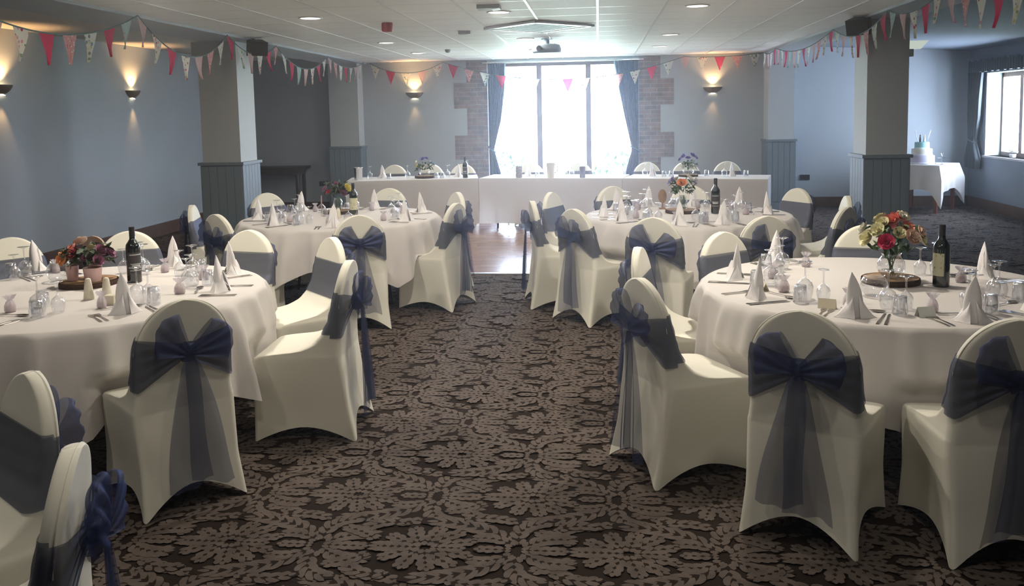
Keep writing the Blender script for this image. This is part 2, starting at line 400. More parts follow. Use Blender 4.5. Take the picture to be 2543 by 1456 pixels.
# pillars and pilasters with panelled dado
def pillar(name, x0, x1, y0, y1, top, label, corbel=None):
    t = empty(name, ((x0 + x1) / 2, (y0 + y1) / 2, 0)); ox, oy = -(x0 + x1) / 2, -(y0 + y1) / 2
    b = MB(); b.box(x0 + ox, x1 + ox, y0 + oy, y1 + oy, 0, top)
    if corbel: b.box(corbel[0] + ox, corbel[1] + ox, y0 - .02 + oy, y1 + oy, 2.42, top)
    b.build('shaft', M['wall_pale'], t)
    b = MB(); e = .022
    b.box(x0 - e + ox, x1 + e + ox, y0 - e + oy, y1 + e + oy, 0, 1.15)
    # tongue and groove battens
    for (a0, a1, fx) in ((x0, x1, 0), (y0, y1, 1)):
        n = max(2, round((a1 - a0) / .09)); st = (a1 - a0 + 2 * e) / n
        for i in range(n):
            s0 = a0 - e + i * st + .003; s1 = s0 + st - .006
            if fx == 0:
                b.box(s0 + ox, s1 + ox, y0 - e - .006 + oy, y0 - e + oy, .14, 1.14)
            else:
                b.box(x1 + e + ox, x1 + e + .006 + ox, s0 + oy, s1 + oy, .14, 1.14)
                b.box(x0 - e - .006 + ox, x0 - e + ox, s0 + oy, s1 + oy, .14, 1.14)
    b.build('dado_panelling', M['dado'], t)['label'] = 'darker slate grey boarded lower casing'
    b = MB(); e = .048
    b.box(x0 - e + ox, x1 + e + ox, y0 - e + oy, y1 + e + oy, 1.15, 1.185)
    b.build('dado_rail', M['dado'], t)
    tag(t, label, 'pillar')
    return t
pillar('pillar', -4.80, -4.32, 10.12, 10.62, 2.64, 'square grey pillar standing between the left wall sconces and the back left table', None)
pillar('pillar', 2.87, 3.30, 9.70, 10.16, 2.64, 'square pale grey pillar on the right, left of the cake table')
pillar('pilaster', -4.72, -4.20, 14.95, YF - .001, 2.64, 'grey pilaster on the far wall behind the left end of the top table')
pillar('pilaster', 2.82, 3.24, 14.88, YF - .001, 2.64, 'grey pilaster on the far wall behind the right end of the top table')
b = MB(); b.box(-.27, .27, -.25, .25, 0, .16); o = b.build('beam_corbel', M['wall']); o.location = (-4.60, 10.36, 2.475)
tag(o, 'dark boxed bracket capping the left pillar under the ceiling', 'bracket')
# brick quoins
def quoin(name, side):
    b = MB()
    y0, y1 = YF - .012, YF - .0005
    bands = [(0, .42, 0), (.42, .88, 1), (.88, 1.33, 1) if False else (.42, .9, 0)]
    rows = [(0, .42, 1), (.42, .90, 0), (.90, 1.33, 1), (1.33, 1.81, 0), (1.81, 2.26, 1), (2.26, 2.64, 0)]
    for z0, z1, wide in rows:
        w = .60 if wide else .37
        if side < 0: b.box(WX0 - w, WX0 + .001, y0, y1, z0, z1)
        else: b.box(WX1 - .001, WX1 + w, y0, y1, z0, z1)
    o = b.build(name, M['brick'])
    return o
tag(quoin('brick_quoin', -1), 'toothed strip of exposed old brick on the left of the far window', 'brickwork')
tag(quoin('brick_quoin', 1), 'toothed strip of exposed old brick on the right of the far window', 'brickwork')

# ------------------------------------------------------------------ windows
w = empty('window_1', ((WX0 + WX1) / 2, YF + .12, 0)); ox = -(WX0 + WX1) / 2
struct(w, 'tall wide three-light window glaring with daylight behind the top table')
b = MB()
b.box(WX0 + ox, WX0 + .07 + ox, -.04, .04, .02, WZ1); b.box(WX1 - .07 + ox, WX1 + ox, -.04, .04, .02, WZ1)
b.box(WX0 + ox, WX1 + ox, -.04, .04, .02, .12); b.box(WX0 + ox, WX1 + ox, -.04, .04, WZ1 - .07, WZ1)
b.build('window_frame', M['frame'], w)
for x in (-1.04, -.175):
    b = MB(); b.box(x - .045 + ox, x + .045 + ox, -.05, .05, .12, WZ1 - .07); b.build('mullion', M['frame'], w)
for a, c in ((WX0 + .07, -1.085), (-.995, -.22), (-.13, WX1 - .07)):
    b = MB(); b.box(a + ox, c + ox, -.004, .004, .12, WZ1 - .07); b.build('pane', M['pane'], w)
w = empty('window_2', (XR + .27, (RY0 + RY1) / 2, 0)); oy = -(RY0 + RY1) / 2
struct(w, 'brown framed casement window in the right wall beside the cake table')
b = MB(); b.box(-.035, .035, RY0 + oy, RY0 + .06 + oy, RZ0, RZ1); b.box(-.035, .035, RY1 - .06 + oy, RY1 + oy, RZ0, RZ1)
b.box(-.035, .035, RY0 + oy, RY1 + oy, RZ0, RZ0 + .06); b.box(-.035, .035, RY0 + oy, RY1 + oy, RZ1 - .08, RZ1); b.build('window_frame', M['frame_brown'], w)
for y in (14.02,):
    b = MB(); b.box(-.04, .04, y - .05 + oy, y + .05 + oy, RZ0 + .06, RZ1 - .08); b.build('mullion', M['frame_brown'], w)
for a, c in ((RY0 + .06, 13.97), (14.07, RY1 - .06)):
    b = MB(); b.box(-.004, .004, a + oy, c + oy, RZ0 + .06, RZ1 - .08); b.build('pane', M['pane'], w)
b = MB(); b.box(-.30, .02, RY0 - .03 + oy, RY1 + .03 + oy, RZ0 - .03, RZ0); b.build('window_sill', mat('sill_paint', (.5, .5, .5), .35), w)
b = MB(); b.box(-.265, -.037, RY1 - .012 + oy, RY1 - .001 + oy, RZ0, RZ1); b.box(-.265, -.037, RY0 + .001 + oy, RY0 + .012 + oy, RZ0, RZ1)
b.box(-.265, -.037, RY0 + oy, RY1 + oy, RZ1 - .012, RZ1 - .001)
b.build('reveal_lining', mat('reveal_paint', (.58, .66, .64), .7), w)

# curtains
def curtain(name, path_top, zt, zb, inner_fn, thick, m, label, axis='x', base=0, flip=1, tie=None, group=None):
    """gathered curtain: width shrinks toward the tieback; axis: direction of its width"""
    rows = []; nz = 36; n = 60
    for i in range(nz + 1):
        z = lerp(zt, zb, i / nz); a, c = inner_fn(z)
        row = []
        for j in range(n + 1):
            t = j / n; u = lerp(a, c, t)
            wv = .035 * math.sin(t * 2 * PI * 7 + .6 * math.sin(z * 3)) + .012 * math.sin(t * 41 + z * 2)
            row.append((u, wv, z) if axis == 'x' else (wv, u, z))
        rows.append(row)
    b = MB(); b.grid(rows); 
    back = [[(p[0] + (0 if axis == 'x' else .006), p[1] + (.006 if axis == 'x' else 0), p[2]) for p in r] for r in rows]
    b.grid(back)
    t = empty(name, base); b.build('drape', m, t, smooth=True)
    if tie:
        z, a, c = tie; q = MB()
        pts = []
        for k in range(25):
            an = 2 * PI * k / 24; u = (a + c) / 2 + (abs(c - a) / 2 + .02) * math.cos(an); v = .06 * math.sin(an)
            pts.append((u, v, z + .05 * math.cos(an) * flip) if axis == 'x' else (v, u, z + .05 * math.cos(an) * flip))
        q.tube(pts, .014, 8); q.build('tieback', m, t, smooth=True)
    tag(t, label, 'curtain', group)
    return t
def fnL(z):
    return (0, interp(z, [0, .65, 1.08, 1.6, 2.2, 2.6], [.26, .20, .085, .22, .30, .31]))
def fnR(z):
    return (0, -interp(z, [0, .65, 1.05, 1.6, 2.2, 2.6], [.28, .24, .12, .24, .36, .43]))
curtain('curtain', None, 2.57, .03, fnL, .05, M['curtain'], 'blue-teal curtain tied back at the left side of the far window', 'x', (WX0 + .03, YF - .12, 0), tie=(1.08, 0, .085), flip=-1)
curtain('curtain', None, 2.57, .03, fnR, .05, M['curtain'], 'blue-teal curtain tied back at the right side of the far window', 'x', (WX1 - .01, YF - .12, 0), tie=(1.05, 0, -.12), flip=-1)
b = MB(); b.tube([(-1.4, 0, 0), (1.4, 0, 0)], .012, 10); o = b.build('curtain_pole', M['chrome'], smooth=True); o.location = (-.62, YF - .11, 2.592)
tag(o, 'slim curtain pole across the top of the far window', 'curtain pole')
def fn3(z):
    return (interp(z, [.6, .8, 1.13, 1.5, 2.25], [.06, .02, .20, .06, .0]), interp(z, [.6, .8, 1.13, 1.5, 2.25], [.50, .52, .36, .42, .46]))
curtain('curtain', None, 2.27, .66, fn3, .05, M['curtain_dark'], 'dark slate curtain tied back left of the right wall window', 'y', (XR - .09, 14.66, 0), tie=(1.13, .20, .36))
b = MB(); rows = []
for zz in np.linspace(0, .19, 6):
    rows.append([(-.02 + .012 * math.sin(j * 1.5), j * .02, zz + .012 * math.sin(j * .6)) for j in range(131)])
b.grid(rows); b.box(0, .10, 0, 2.6, .01, .18); o = b.build('pelmet', M['curtain_dark'], smooth=False); o.location = (XR - .14, 12.4, 2.21)
tag(o, 'gathered dark pelmet above the right wall window', 'pelmet')

# ------------------------------------------------------------------ outside
b = MB(); b.box(-30, 30, YF + .4, 60, -.35, -.30); o = b.build('ground_outside', mat('lawn', (.35, .42, .28), .9)); struct(o, 'pale sunlit ground outside the windows'); o.name = 'floor_outside'
def shrub(x, y, rx, rz, seed, label):
    rr = random.Random(seed); b = MB()
    for k in range(520):
        th = rr.uniform(0, 2 * PI); ph = math.acos(rr.uniform(-.2, 1)); q = rr.uniform(.75, 1.05)
        c = Vector((rx * q * math.sin(ph) * math.cos(th), .5 * q * math.sin(ph) * math.sin(th), max(0.02, rz * q * math.cos(ph))))
        s = rr.uniform(.05, .10); A = Matrix.Rotation(rr.uniform(0, 6), 4, 'Z') @ Matrix.Rotation(rr.uniform(0, 3), 4, 'X')
        pts = [c + A @ Vector(p) for p in ((0, -s, 0), (s * .5, 0, s * .15), (0, s, 0), (-s * .5, 0, s * .15))]
        b.add([tuple(p) for p in pts], [(0, 1, 2, 3)])
    t = empty('shrub', (x, y, -.3)); b.build('foliage', mat('shrub_leaf', (.035, .06, .035), .7), t)
    s = MB(); s.tube([(0, 0, 0), (0, 0, rz * .7)], .04, 6); s.build('stem', M['bark'], t)
    tag(t, label, 'shrub')
shrub(-2.35, 18.6, 1.1, 1.35, 3, 'sun-bleached shrub outside behind the left light of the far window')
shrub(.55, 19.5, 1.1, 1.15, 4, 'pale leafy shrub outside behind the right light of the far window')

# ------------------------------------------------------------------ ceiling fittings
COLN = ['left', 'middle', 'right']
dl = None
def downlight():
    t = empty('downlight'); b = MB()
    b.lathe([(.115, 0), (.118, -.006), (.10, -.010), (.095, -.004)], 32); b.build('trim_ring', M['white_pl'], t, smooth=True)
    b = MB(); b.lathe([(.0001, -.0045), (.095, -.0045)], 32); b.build('diffuser', M['lamp'], t)
    note(t); return t
dlp = downlight()
LPOW = 24
for yi, y in enumerate((8.2, 11.2, 13.2, 5.2, 2.2)):
    for xi, x in enumerate((-2.74, -.92, .91)):
        nm = ['nearest', 'second', 'farthest'][yi] if yi < 3 else 'overhead'
        place(dlp, (x, y, HC), 0, ('round recessed ceiling light, %s row in view, %s column' % (nm, COLN[xi])) if yi < 3 else 'round recessed ceiling light above the front of the hall', 'ceiling light', 'recessed ceiling lights' if yi < 3 else 'recessed ceiling lights overhead')
        ld = bpy.data.lights.new('downlight_lamp', 'AREA'); ld.shape = 'DISK'; ld.size = .18; ld.energy = LPOW * (.60, .5, .45, 1.40, .32)[yi]; ld.color = (1, .90, .77)
        lo = bpy.data.objects.new('downlight_lamp', ld); COL.objects.link(lo); lo.location = (x, y, HC - .012)
# air-con cassette
t = empty('air_conditioning_cassette', (-.64, 9.58, HC - .007), PI / 4)
b = MB(); s = .43; b.box(-s, s, -s, s, -.018, 0); b.build('housing', mat('cassette_grey', (.40, .43, .44), .4), t)
b = MB()
for a in range(4):
    Mx = Matrix.Rotation(a * PI / 2, 4, 'Z'); b.box(-s, s, s - .045, s, -.024, -.018, 0, Mx)
b.build('rim', M['tbar'], t)
b = MB()
for k in range(9): b.box(-.3, .3, -.28 + k * .07, -.25 + k * .07, -.021, -.018)
b.build('grille', mat('grille_grey', (.3, .32, .34), .5), t)
tag(t, 'square ceiling air conditioning unit set diagonally in front of the projector', 'air conditioner')
# projector
t = empty('projector', (-.66, 11.35, HC))
b = MB(); b.tube([(0, 0, 0), (0, 0, -.07)], .035, 14); b.lathe([(.07, 0), (.07, -.012)], 20, cap1=True); b.build('ceiling_mount', M['projector'], t, smooth=False)
b = MB(); rows = []
for z, sx, sy in ((-.07, .12, .10), (-.085, .17, .14), (-.13, .185, .15), (-.17, .185, .15), (-.185, .17, .14)):
    rows.append([(sx * math.copysign(abs(math.cos(a)) ** .4, math.cos(a)), sy * math.copysign(abs(math.sin(a)) ** .4, math.sin(a)), z) for a in [2 * PI * k / 32 for k in range(32)]])
b.grid(rows, True, cap0=True, cap1=True); b.build('body', M['projector'], t, auto=50)
b = MB(); b.tube([(-.09, -.14, -.13), (-.09, -.175, -.13)], .035, 18); b.build('lens', M['black'], t, auto=50)
tag(t, 'small projector hanging from the ceiling before the far window', 'projector')
# sensors and sounder
def sensor(x, y, label, s=.07):
    t = empty('ceiling_sensor', (x, y, HC)); b = MB(); b.box(-s, s, -s * .8, s * .8, -.035, 0); b.build('housing', mat('sensor_grey', (.35, .37, .38), .5), t)
    b = MB(); b.add([(s * .3, -s * .7, -.045), (s, -s * .8, -.035), (s, s * .8, -.035), (s * .3, s * .7, -.045)], [(0, 1, 2, 3)]); b.build('lens_strip', M['white_pl'], t)
    tag(t, label, 'sensor')
sensor(-.95, 7.69, 'grey and white ceiling sensor in front of the nearest middle ceiling light', .10)
sensor(-1.52, 10.0, 'small grey ceiling sensor left of the air conditioning unit')
b = MB(); b.lathe([(.045, 0), (.045, -.02), (.028, -.045), (.0001, -.05)], 20); o = b.build('smoke_detector', mat('detector', (.3, .32, .32), .5), auto=50); o.location = (-2.19, 12.7, HC)
tag(o, 'tiny round smoke detector on the ceiling near the far wall', 'smoke detector')
b = MB(); b.lathe([(.055, 0), (.058, -.02), (.058, -.075), (.050, -.09), (.0001, -.095)], 24); o = b.build('alarm_sounder', M['red'], auto=50); o.location = (-2.15, 8.85, HC)
tag(o, 'dark red round fire alarm sounder under the ceiling', 'alarm sounder')
# speakers
def speaker(loc, rz, label, tilt=.35):
    t = empty('speaker', loc, rz)
    Mx = Matrix.Rotation(tilt, 4, 'X') @ Matrix.Scale(.82, 4)
    b = MB(); b.add([(-.15, -.10, -.10), (.15, -.10, -.10), (.11, .10, -.09), (-.11, .10, -.09), (-.15, -.10, .10), (.15, -.10, .10), (.11, .10, .09), (-.11, .10, .09)],
                    [(0, 3, 2, 1), (4, 5, 6, 7), (0, 1, 5, 4), (2, 3, 7, 6), (0, 4, 7, 3), (1, 2, 6, 5)], 0, Mx); b.build('cabinet', M['black'], t)
    b = MB(); b.box(-.14, .14, -.112, -.10, -.09, .09, 0, Mx); b.build('grille', M['grille'], t)
    b = MB(); b.tube([(0, .06, .04), (0, .12, .12)], .014, 8); b.box(-.03, .03, .09, .13, .11, .14); b.build('bracket', M['black'], t)
    tag(t, label, 'speaker')
speaker((-4.04, 10.05, 2.55), R(35), 'black loudspeaker on a bracket beside the top of the left pillar')
speaker((2.76, 9.60, 2.56), R(-35), 'black loudspeaker on a bracket beside the top of the right pillar')
# emergency light
t = empty('emergency_light', (3.30, 9.96, 2.33))
b = MB(); b.add([(.01, -.03, -.01), (.20, -.03, -.01), (.28, -.03, .08), (.01, -.03, .08), (.01, .03, -.01), (.20, .03, -.01), (.28, .03, .08), (.01, .03, .08)],
                [(0, 1, 2, 3), (7, 6, 5, 4), (0, 4, 5, 1), (1, 5, 6, 2), (2, 6, 7, 3), (0, 3, 7, 4)]); b.build('housing', emis('emergency_light_diffuser', (.80, .90, .78), .55), t)
b = MB(); b.box(0, .12, -.04, .04, -.09, -.01); b.build('wall_box', mat('pale_box', (.62, .68, .62), .5), t)
tag(t, 'white angular emergency light fixed to the side of the right pillar', 'emergency light')
# sconces
def sconce(loc, rz, label, group, pw=32):
    t = empty('wall_sconce', loc, rz)     # local -y faces the room, wall at y=0
    b = MB(); n = 20; rows = []
    for r, z in ((.165, .05), (.160, .035), (.13, -.005), (.09, -.035), (.062, -.05)):
        rows.append([(r * math.cos(PI + PI * k / n), .62 * r * math.sin(PI + PI * k / n), z) for k in range(n + 1)])
    b.grid(rows)
    rows2 = [[(p[0] * .96, p[1] * .94, p[2]) for p in r] for r in rows]; b.grid(rows2)
    b.build('bowl', M['sconce'], t, smooth=True)
    b = MB(); b.lathe([(.0001, .045), (.02, .035), (.028, .015), (.02, -.01), (.0001, -.02)], 14, cy=-.05); b.build('bulb', M['glow'], t, smooth=True)
    b = MB(); b.add([(-.03, -.008, -.05), (.03, -.008, -.05), (.042, -.03, -.068), (-.042, -.03, -.068)], [(0, 1, 2, 3)]); b.build('lower_slot', emis('slot_glow', (1, .85, .6), 5), t)
    tag(t, label, 'wall light', group)
    mw = Matrix.Translation(loc) @ Matrix.Rotation(rz, 4, 'Z')
    for z, rx, e, ang in ((.06, PI, pw, 110), (-.075, 0, pw * .35, 55)):
        ld = bpy.data.lights.new('sconce_lamp', 'SPOT'); ld.energy = e; ld.color = (1, .56, .23); ld.spot_size = R(ang); ld.spot_blend = .7; ld.shadow_soft_size = .02
        lo = bpy.data.objects.new('sconce_lamp', ld); COL.objects.link(lo); lo.matrix_world = mw @ Matrix.Translation((0, -.07, z)) @ Matrix.Rotation(rx, 4, 'X')
G = 'bowl wall lights'
sconce((XL, 11.62, 2.08), PI / 2, 'lit bowl wall light on the left wall, nearer the pillar', G)
sconce((XL, 8.93, 2.08), PI / 2, 'lit bowl wall light cut by the left edge of the photo', G)
sconce((XL, 6.2, 2.08), PI / 2, 'lit bowl wall light beyond the left edge of the view', G)
sconce((-3.26, YF, 2.06), 0, 'lit bowl wall light on the far wall, left of the window', G, 20)
sconce((1.96, YF, 2.04), 0, 'lit bowl wall light on the far wall, right of the window', G, 20)
# sockets
def socket(x, z, w, label):
    t = empty('wall_socket', (x, YF, z)); b = MB(); b.box(-w / 2, w / 2, -.012, 0, -.045, .045); b.build('plate', M['black'], t)
    b = MB(); b.box(-w / 2 + .02, -w / 2 + .045, -.016, -.012, -.01, .02); b.build('switch', M['grille'], t)
    tag(t, label, 'socket')
socket(-4.99, .50, .16, 'dark double socket low on the far wall, left of its pair')
socket(-4.80, .50, .10, 'small dark socket low on the far wall beside the left pilaster')
socket(3.52, .51, .16, 'dark socket low on the far wall right of the right pilaster')

# ------------------------------------------------------------------ console table back left
t = empty('console_table', (-5.75, 15.0, 0))
b = MB(); b.box(-.55, .55, -.24, .24, .80, .84); b.build('tabletop', M['dark_wood'], t)
b = MB(); b.box(-.47, .47, -.19, .19, .70, .80); b.build('apron', M['dark_wood'], t)
for sx in (-.44, .44):
    for sy in (-.17, .17):
        b = MB(); b.lathe([(.03, 0), (.022, .1), (.03, .3), (.034, .55), (.028, .7)], 10, cx=sx, cy=sy, cap0=True); b.build('leg', M['dark_wood'], t, auto=50)
tag(t, 'dark wooden side table against the far wall behind the left pillar', 'side table')

# ------------------------------------------------------------------ bunting
def bunting(anchors, sags, step, label, start=0, lat=None):
    """anchors: 3D points; flags hang from a sagging tape"""
    t = empty('bunting', anchors[0]); o0 = Vector(anchors[0])
    pts = []
    for i in range(len(anchors) - 1):
        a = Vector(anchors[i]); c = Vector(anchors[i + 1])
        for k in range(24):
            s = k / 24; p = a.lerp(c, s); p.z -= sags[i] * 4 * s * (1 - s); pts.append(p - o0)
    pts.append(Vector(anchors[-1]) - o0)
    b = MB(); b.tube(pts, .006, 6); b.build('tape', M['cord'], t, smooth=True)
    acc = 0; nxt = step * .4; k = start
    seq = [1, 0, 3, 2, 1, 0, 4, 3, 0, 5, 2, 1, 0, 1, 2, 4]
    for i in range(len(pts) - 1):
        d = (pts[i + 1] - pts[i]); L = d.length
        while acc + L > nxt:
            s = (nxt - acc) / L; p = pts[i] + d * s; u = d.normalized()
            w, h = .092, .235; nrm = u.cross(Vector((0, 0, 1))).normalized()
            down = Vector((0, 0, -1)); tw = rnd.uniform(-.035, .035)
            bb = MB(); rows = []
            for q in range(6):
                f = q / 5; ww = w * (1 - f)
                rows.append([tuple(p + u * (x * ww) + down * (h * f) + nrm * (tw * f * f + .012 * math.sin(x * 2.5 + k) * f)) for x in (-1, -.5, 0, .5, 1)])
            bb.grid(rows)
            bb.build('flag', FL[seq[k % len(seq)]], t)
            k += 1; nxt += step
        acc += L
    tag(t, label, 'bunting')
bunting([(-4.06, 4.9, 2.60), (-4.06, 7.44, 2.64), (-4.06, 9.31, 2.63), (-4.06, 10.77, 2.62), (-4.06, 12.87, 2.62), (-4.06, 14.9, 2.64)],
        [.25, .30, .16, .24, .13], .285, 'flag bunting along the left edge of the tiled ceiling', 1)
bunting([(-4.02, 15.12, 2.64), (-2.7, 15.12, 2.62), (1.46, 15.08, 2.61), (2.78, 15.08, 2.64)], [.18, .34, .03], .29, 'flag bunting strung across the far wall and the window', 0)
bunting([(2.74, 14.9, 2.63), (2.74, 13.9, 2.63), (2.74, 10.58, 2.61), (2.74, 8.66, 2.61), (2.74, 7.33, 2.62), (2.74, 5.0, 2.62)],
        [.05, .13, .15, .09, .16], .275, 'flag bunting along the right edge of the tiled ceiling', 2)
#END_A

GLARE_DENSITY = .0065
# ================================================================== CHAIRS
def sgn(a): return math.copysign(1, a)
def prof(z):
    yb = interp(z, [0, .2, .45, .6, .8, .93], [-.335, -.290, -.255, -.258, -.275, -.292])
    yf = interp(z, [0, .40, .445, .462, .472, .478, .49, .52, .57, .64, .75, .88, .93],
                [.225, .225, .215, .195, .13, .05, -.03, -.10, -.152, -.190, -.218, -.238, -.245])
    w = interp(z, [0, .2, .42, .455, .475, .52, .70], [.238, .224, .226, .226, .221, .215, .214])
    if z > .70:
        w = .214 * math.sqrt(max(0, 1 - ((z - .70) / .232) ** 2))
    return yb, yf, w
NC_, NS_ = 6, 12
NTH = 4 * (NC_ + NS_)
def ringpt(k, z, out=0.0):
    """k-th point of a rounded-rectangle section at height z"""
    yb, yf, w = prof(z); my = (yb + yf) / 2; hy = (yf - yb) / 2; w = w + out; hy = hy + out
    rc = max(.0005, min(.034, w * .98, hy * .98))
    q, i = divmod(k, NC_ + NS_)
    sx, sy = ((1, 1), (-1, 1), (-1, -1), (1, -1))[q]
    if i < NC_:
        a = q * PI / 2 + (PI / 2) * i / (NC_ - 1) 
        x = sx * (w - rc) + rc * math.cos(a); y = sy * (hy - rc) + rc * math.sin(a)
    else:
        s = (i - NC_ + 1) / (NS_ + 1)
        if q == 0: x, y = lerp(w - rc, -(w - rc), s), hy
        elif q == 1: x, y = -w, lerp(hy - rc, -(hy - rc), s)
        elif q == 2: x, y = lerp(-(w - rc), w - rc, s), -hy
        else: x, y = w, lerp(-(hy - rc), hy - rc, s)
    px, py = x / w, y / hy; y += my
    if z < .44:
        m = min(1, (.44 - z) / .30)
        x -= sgn(px) * .038 * m * (1 - min(1, abs(py)) ** 2) * (abs(px) ** 6)
        if py < 0: y += .018 * m * (1 - min(1, abs(px)) ** 2) * (abs(py) ** 6)
        else: y -= .03 * m * (1 - min(1, abs(px)) ** 2) * (abs(py) ** 6)
    return x, y, px, py
TH_ = list(range(NTH))
def cover_mesh():
    rows = []
    for i in range(15):
        t = i / 14; row = []
        for th in TH_:
            _, _, px, py = ringpt(th, .05)
            c = min(abs(px), abs(py)) / .93
            arch = 1 - min(1, c) ** 1.8
            hem = .006 + (.105 if py < -abs(px) + .3 and abs(py) > abs(px) else .065) * arch
            z = lerp(hem, .435, t)
            x, y, _, _ = ringpt(th, z)
            row.append((x, y, z))
        rows.append(row)
    for z in list(np.linspace(.442, .48, 8)) + list(np.linspace(.488, .70, 16)) + [.70 + .2318 * math.sin(a) for a in np.linspace(.08, PI / 2 - .03, 18)]:
        rows.append([(lambda q: (q[0], q[1], float(z)))(ringpt(th, float(z))) for th in TH_])
    b = MB(); b.grid(rows, True, cap1=True)
    # turned-in hem
    hem = rows[0]; inner = [(x * .965, (y + .05) * .97 - .05, z + .004) for x, y, z in hem]
    b.grid([inner, hem], True)
    return b
def piping_mesh():
    b = MB()
    pts = []
    for k in range(49):
        a = .06 + (PI - .12) * k / 48; z = .70 + .2305 * math.sin(a)
        yb, yf, w = prof(min(.929, z)); pts.append((.2135 * math.cos(a), yb + .012, z))
    b.tube(pts, .003, 5)
    return b
def sash_mesh(rr):
    rows = []; nv = 30; dz = rr.uniform(-.01, .01)
    for i in range(nv + 1):
        v = i / nv; row = []
        for th in TH_:
            yb, yf, w = prof(.7); _, _, px, py = ringpt(th, .7)
            if py > 0 or abs(px) > .96:
                zt, zb = .795 + dz, .575
                if py < 0: zt, zb = .785 + dz, .555
                pl = .0016 * math.sin(v * 19 + px)
            else:
                g = abs(px) / .96
                zt = .735 + .05 * g ** .9; zb = .675 - .125 * g ** 1.0
                pl = .0055 * (1 + math.sin(v * PI * 8 + g * 1.5 + 1.2 * sgn(px))) * (1 - .65 * g) + .006 * (1 - g)
            z = lerp(zb, zt, v)
            x, y, _, _ = ringpt(th, z, .005)
            if py < 0: y -= abs(pl) + .002
            else: y += pl
            row.append((x, y, z))
        rows.append(row)
    b = MB(); b.grid(rows, True)
    return b
KN = (0, -.292, .705)
def knot_mesh():
    b = MB(); rows = []
    for i in range(9):
        t = i / 8; z = lerp(-.04, .04, t); r = .026 + .012 * math.sin(PI * t)
        rows.append([(KN[0] + r * (1 + .12 * math.sin(6 * a + t * 4)) * math.cos(a), KN[1] - .008 + r * .8 * math.sin(a), KN[2] + z) for a in [2 * PI * k / 20 for k in range(20)]])
    b.grid(rows, True, cap0=True, cap1=True); return b
def loop_mesh(side, rr):
    """one bow ear: ribbon out from the knot and folded back"""
    b = MB(); L = rr.uniform(.185, .22); tilt = rr.uniform(.40, .95); droop = rr.uniform(.0, .05); ph = rr.uniform(0, 6)
    nu, nv = 28, 14; rows = []
    for i in range(nu + 1):
        u = i / nu; a = u * 2 * PI
        e = (1 - math.cos(a)) / 2; off = -math.sin(a) * .024
        row = []
        for j in range(nv + 1):
            v = j / nv - .5
            ext = e * L * (1 - .30 * (2 * v) ** 2 * e)
            wid = .030 + .150 * e ** .8
            pl = (.003 + .004 * e) * math.sin(v * 22 + ph + u * 2)
            x = side * (ext * math.cos(tilt) + .006 - v * wid * math.sin(tilt) * .75)
            z = KN[2] + ext * math.sin(tilt) + v * wid * (.75 + .35 * math.cos(tilt)) - droop * e
            y = KN[1] - .026 + off + pl - .022 * e
            row.append((x, y, z))
        rows.append(row)
    b.grid(rows); return b
def tail_mesh(side, rr):
    b = MB(); nz, nv = 26, 14; rows = []; L = rr.uniform(.50, .58); sp = rr.uniform(.02, .075); ph = rr.uniform(0, 6); sw = rr.uniform(-.02, .02)
    for i in range(nz + 1):
        t = i / nz
        wid = .040 + .150 * t ** .6
        row = []
        for j in range(nv + 1):
            v = j / nv - .5
            x = side * sp * t ** .8 + v * wid + .012 * math.sin(t * 5 + ph) * t + sw * t
            y = -.318 - .030 * t + .014 * math.sin(v * 13 + ph + t * 1.5) * (.35 + .65 * t) - .012 * (1 - abs(side * .5 + .5 - 0)) - (.014 if side > 0 else 0)
            z = KN[2] - .02 - L * t - .03 * v * side * t - .012 * math.sin(v * 5 + ph) * t
            row.append((x, y, max(.02, z)))
        rows.append(row)
    b.grid(rows); return b
CM = None
def make_chair(seed):
    global CM
    rr = random.Random(seed); t = empty('banquet_chair')
    if CM is None:
        c = cover_mesh().build('cover', M['cover'], t, smooth=True); p = piping_mesh().build('piping', M['cover'], c, smooth=True); CM = (c.data, p.data)
    else:
        c = bpy.data.objects.new('cover', CM[0]); COL.objects.link(c); c.parent = t
        p = bpy.data.objects.new('piping', CM[1]); COL.objects.link(p); p.parent = c
    s = sash_mesh(rr).build('sash', M['sash'], t, smooth=True)
    knot_mesh().build('knot', M['bow'], s, smooth=True)
    for sd in (-1, 1): loop_mesh(sd, rr).build('bow_loop', M['bow'], s, smooth=True)
    for sd in (-1, 1): tail_mesh(sd, rr).build('tail', M['tail'], s, smooth=True)
    note(t); return t
PROTO = [make_chair(11 + i) for i in range(5)]
T1 = (-2.80, 4.47); T2 = (-2.43, 7.90); T3 = (.79, 7.91); T4 = (1.463, 4.67); T5 = (-2.62, 1.35)
CC = 'white chair in stretch cover with navy organza sash, '
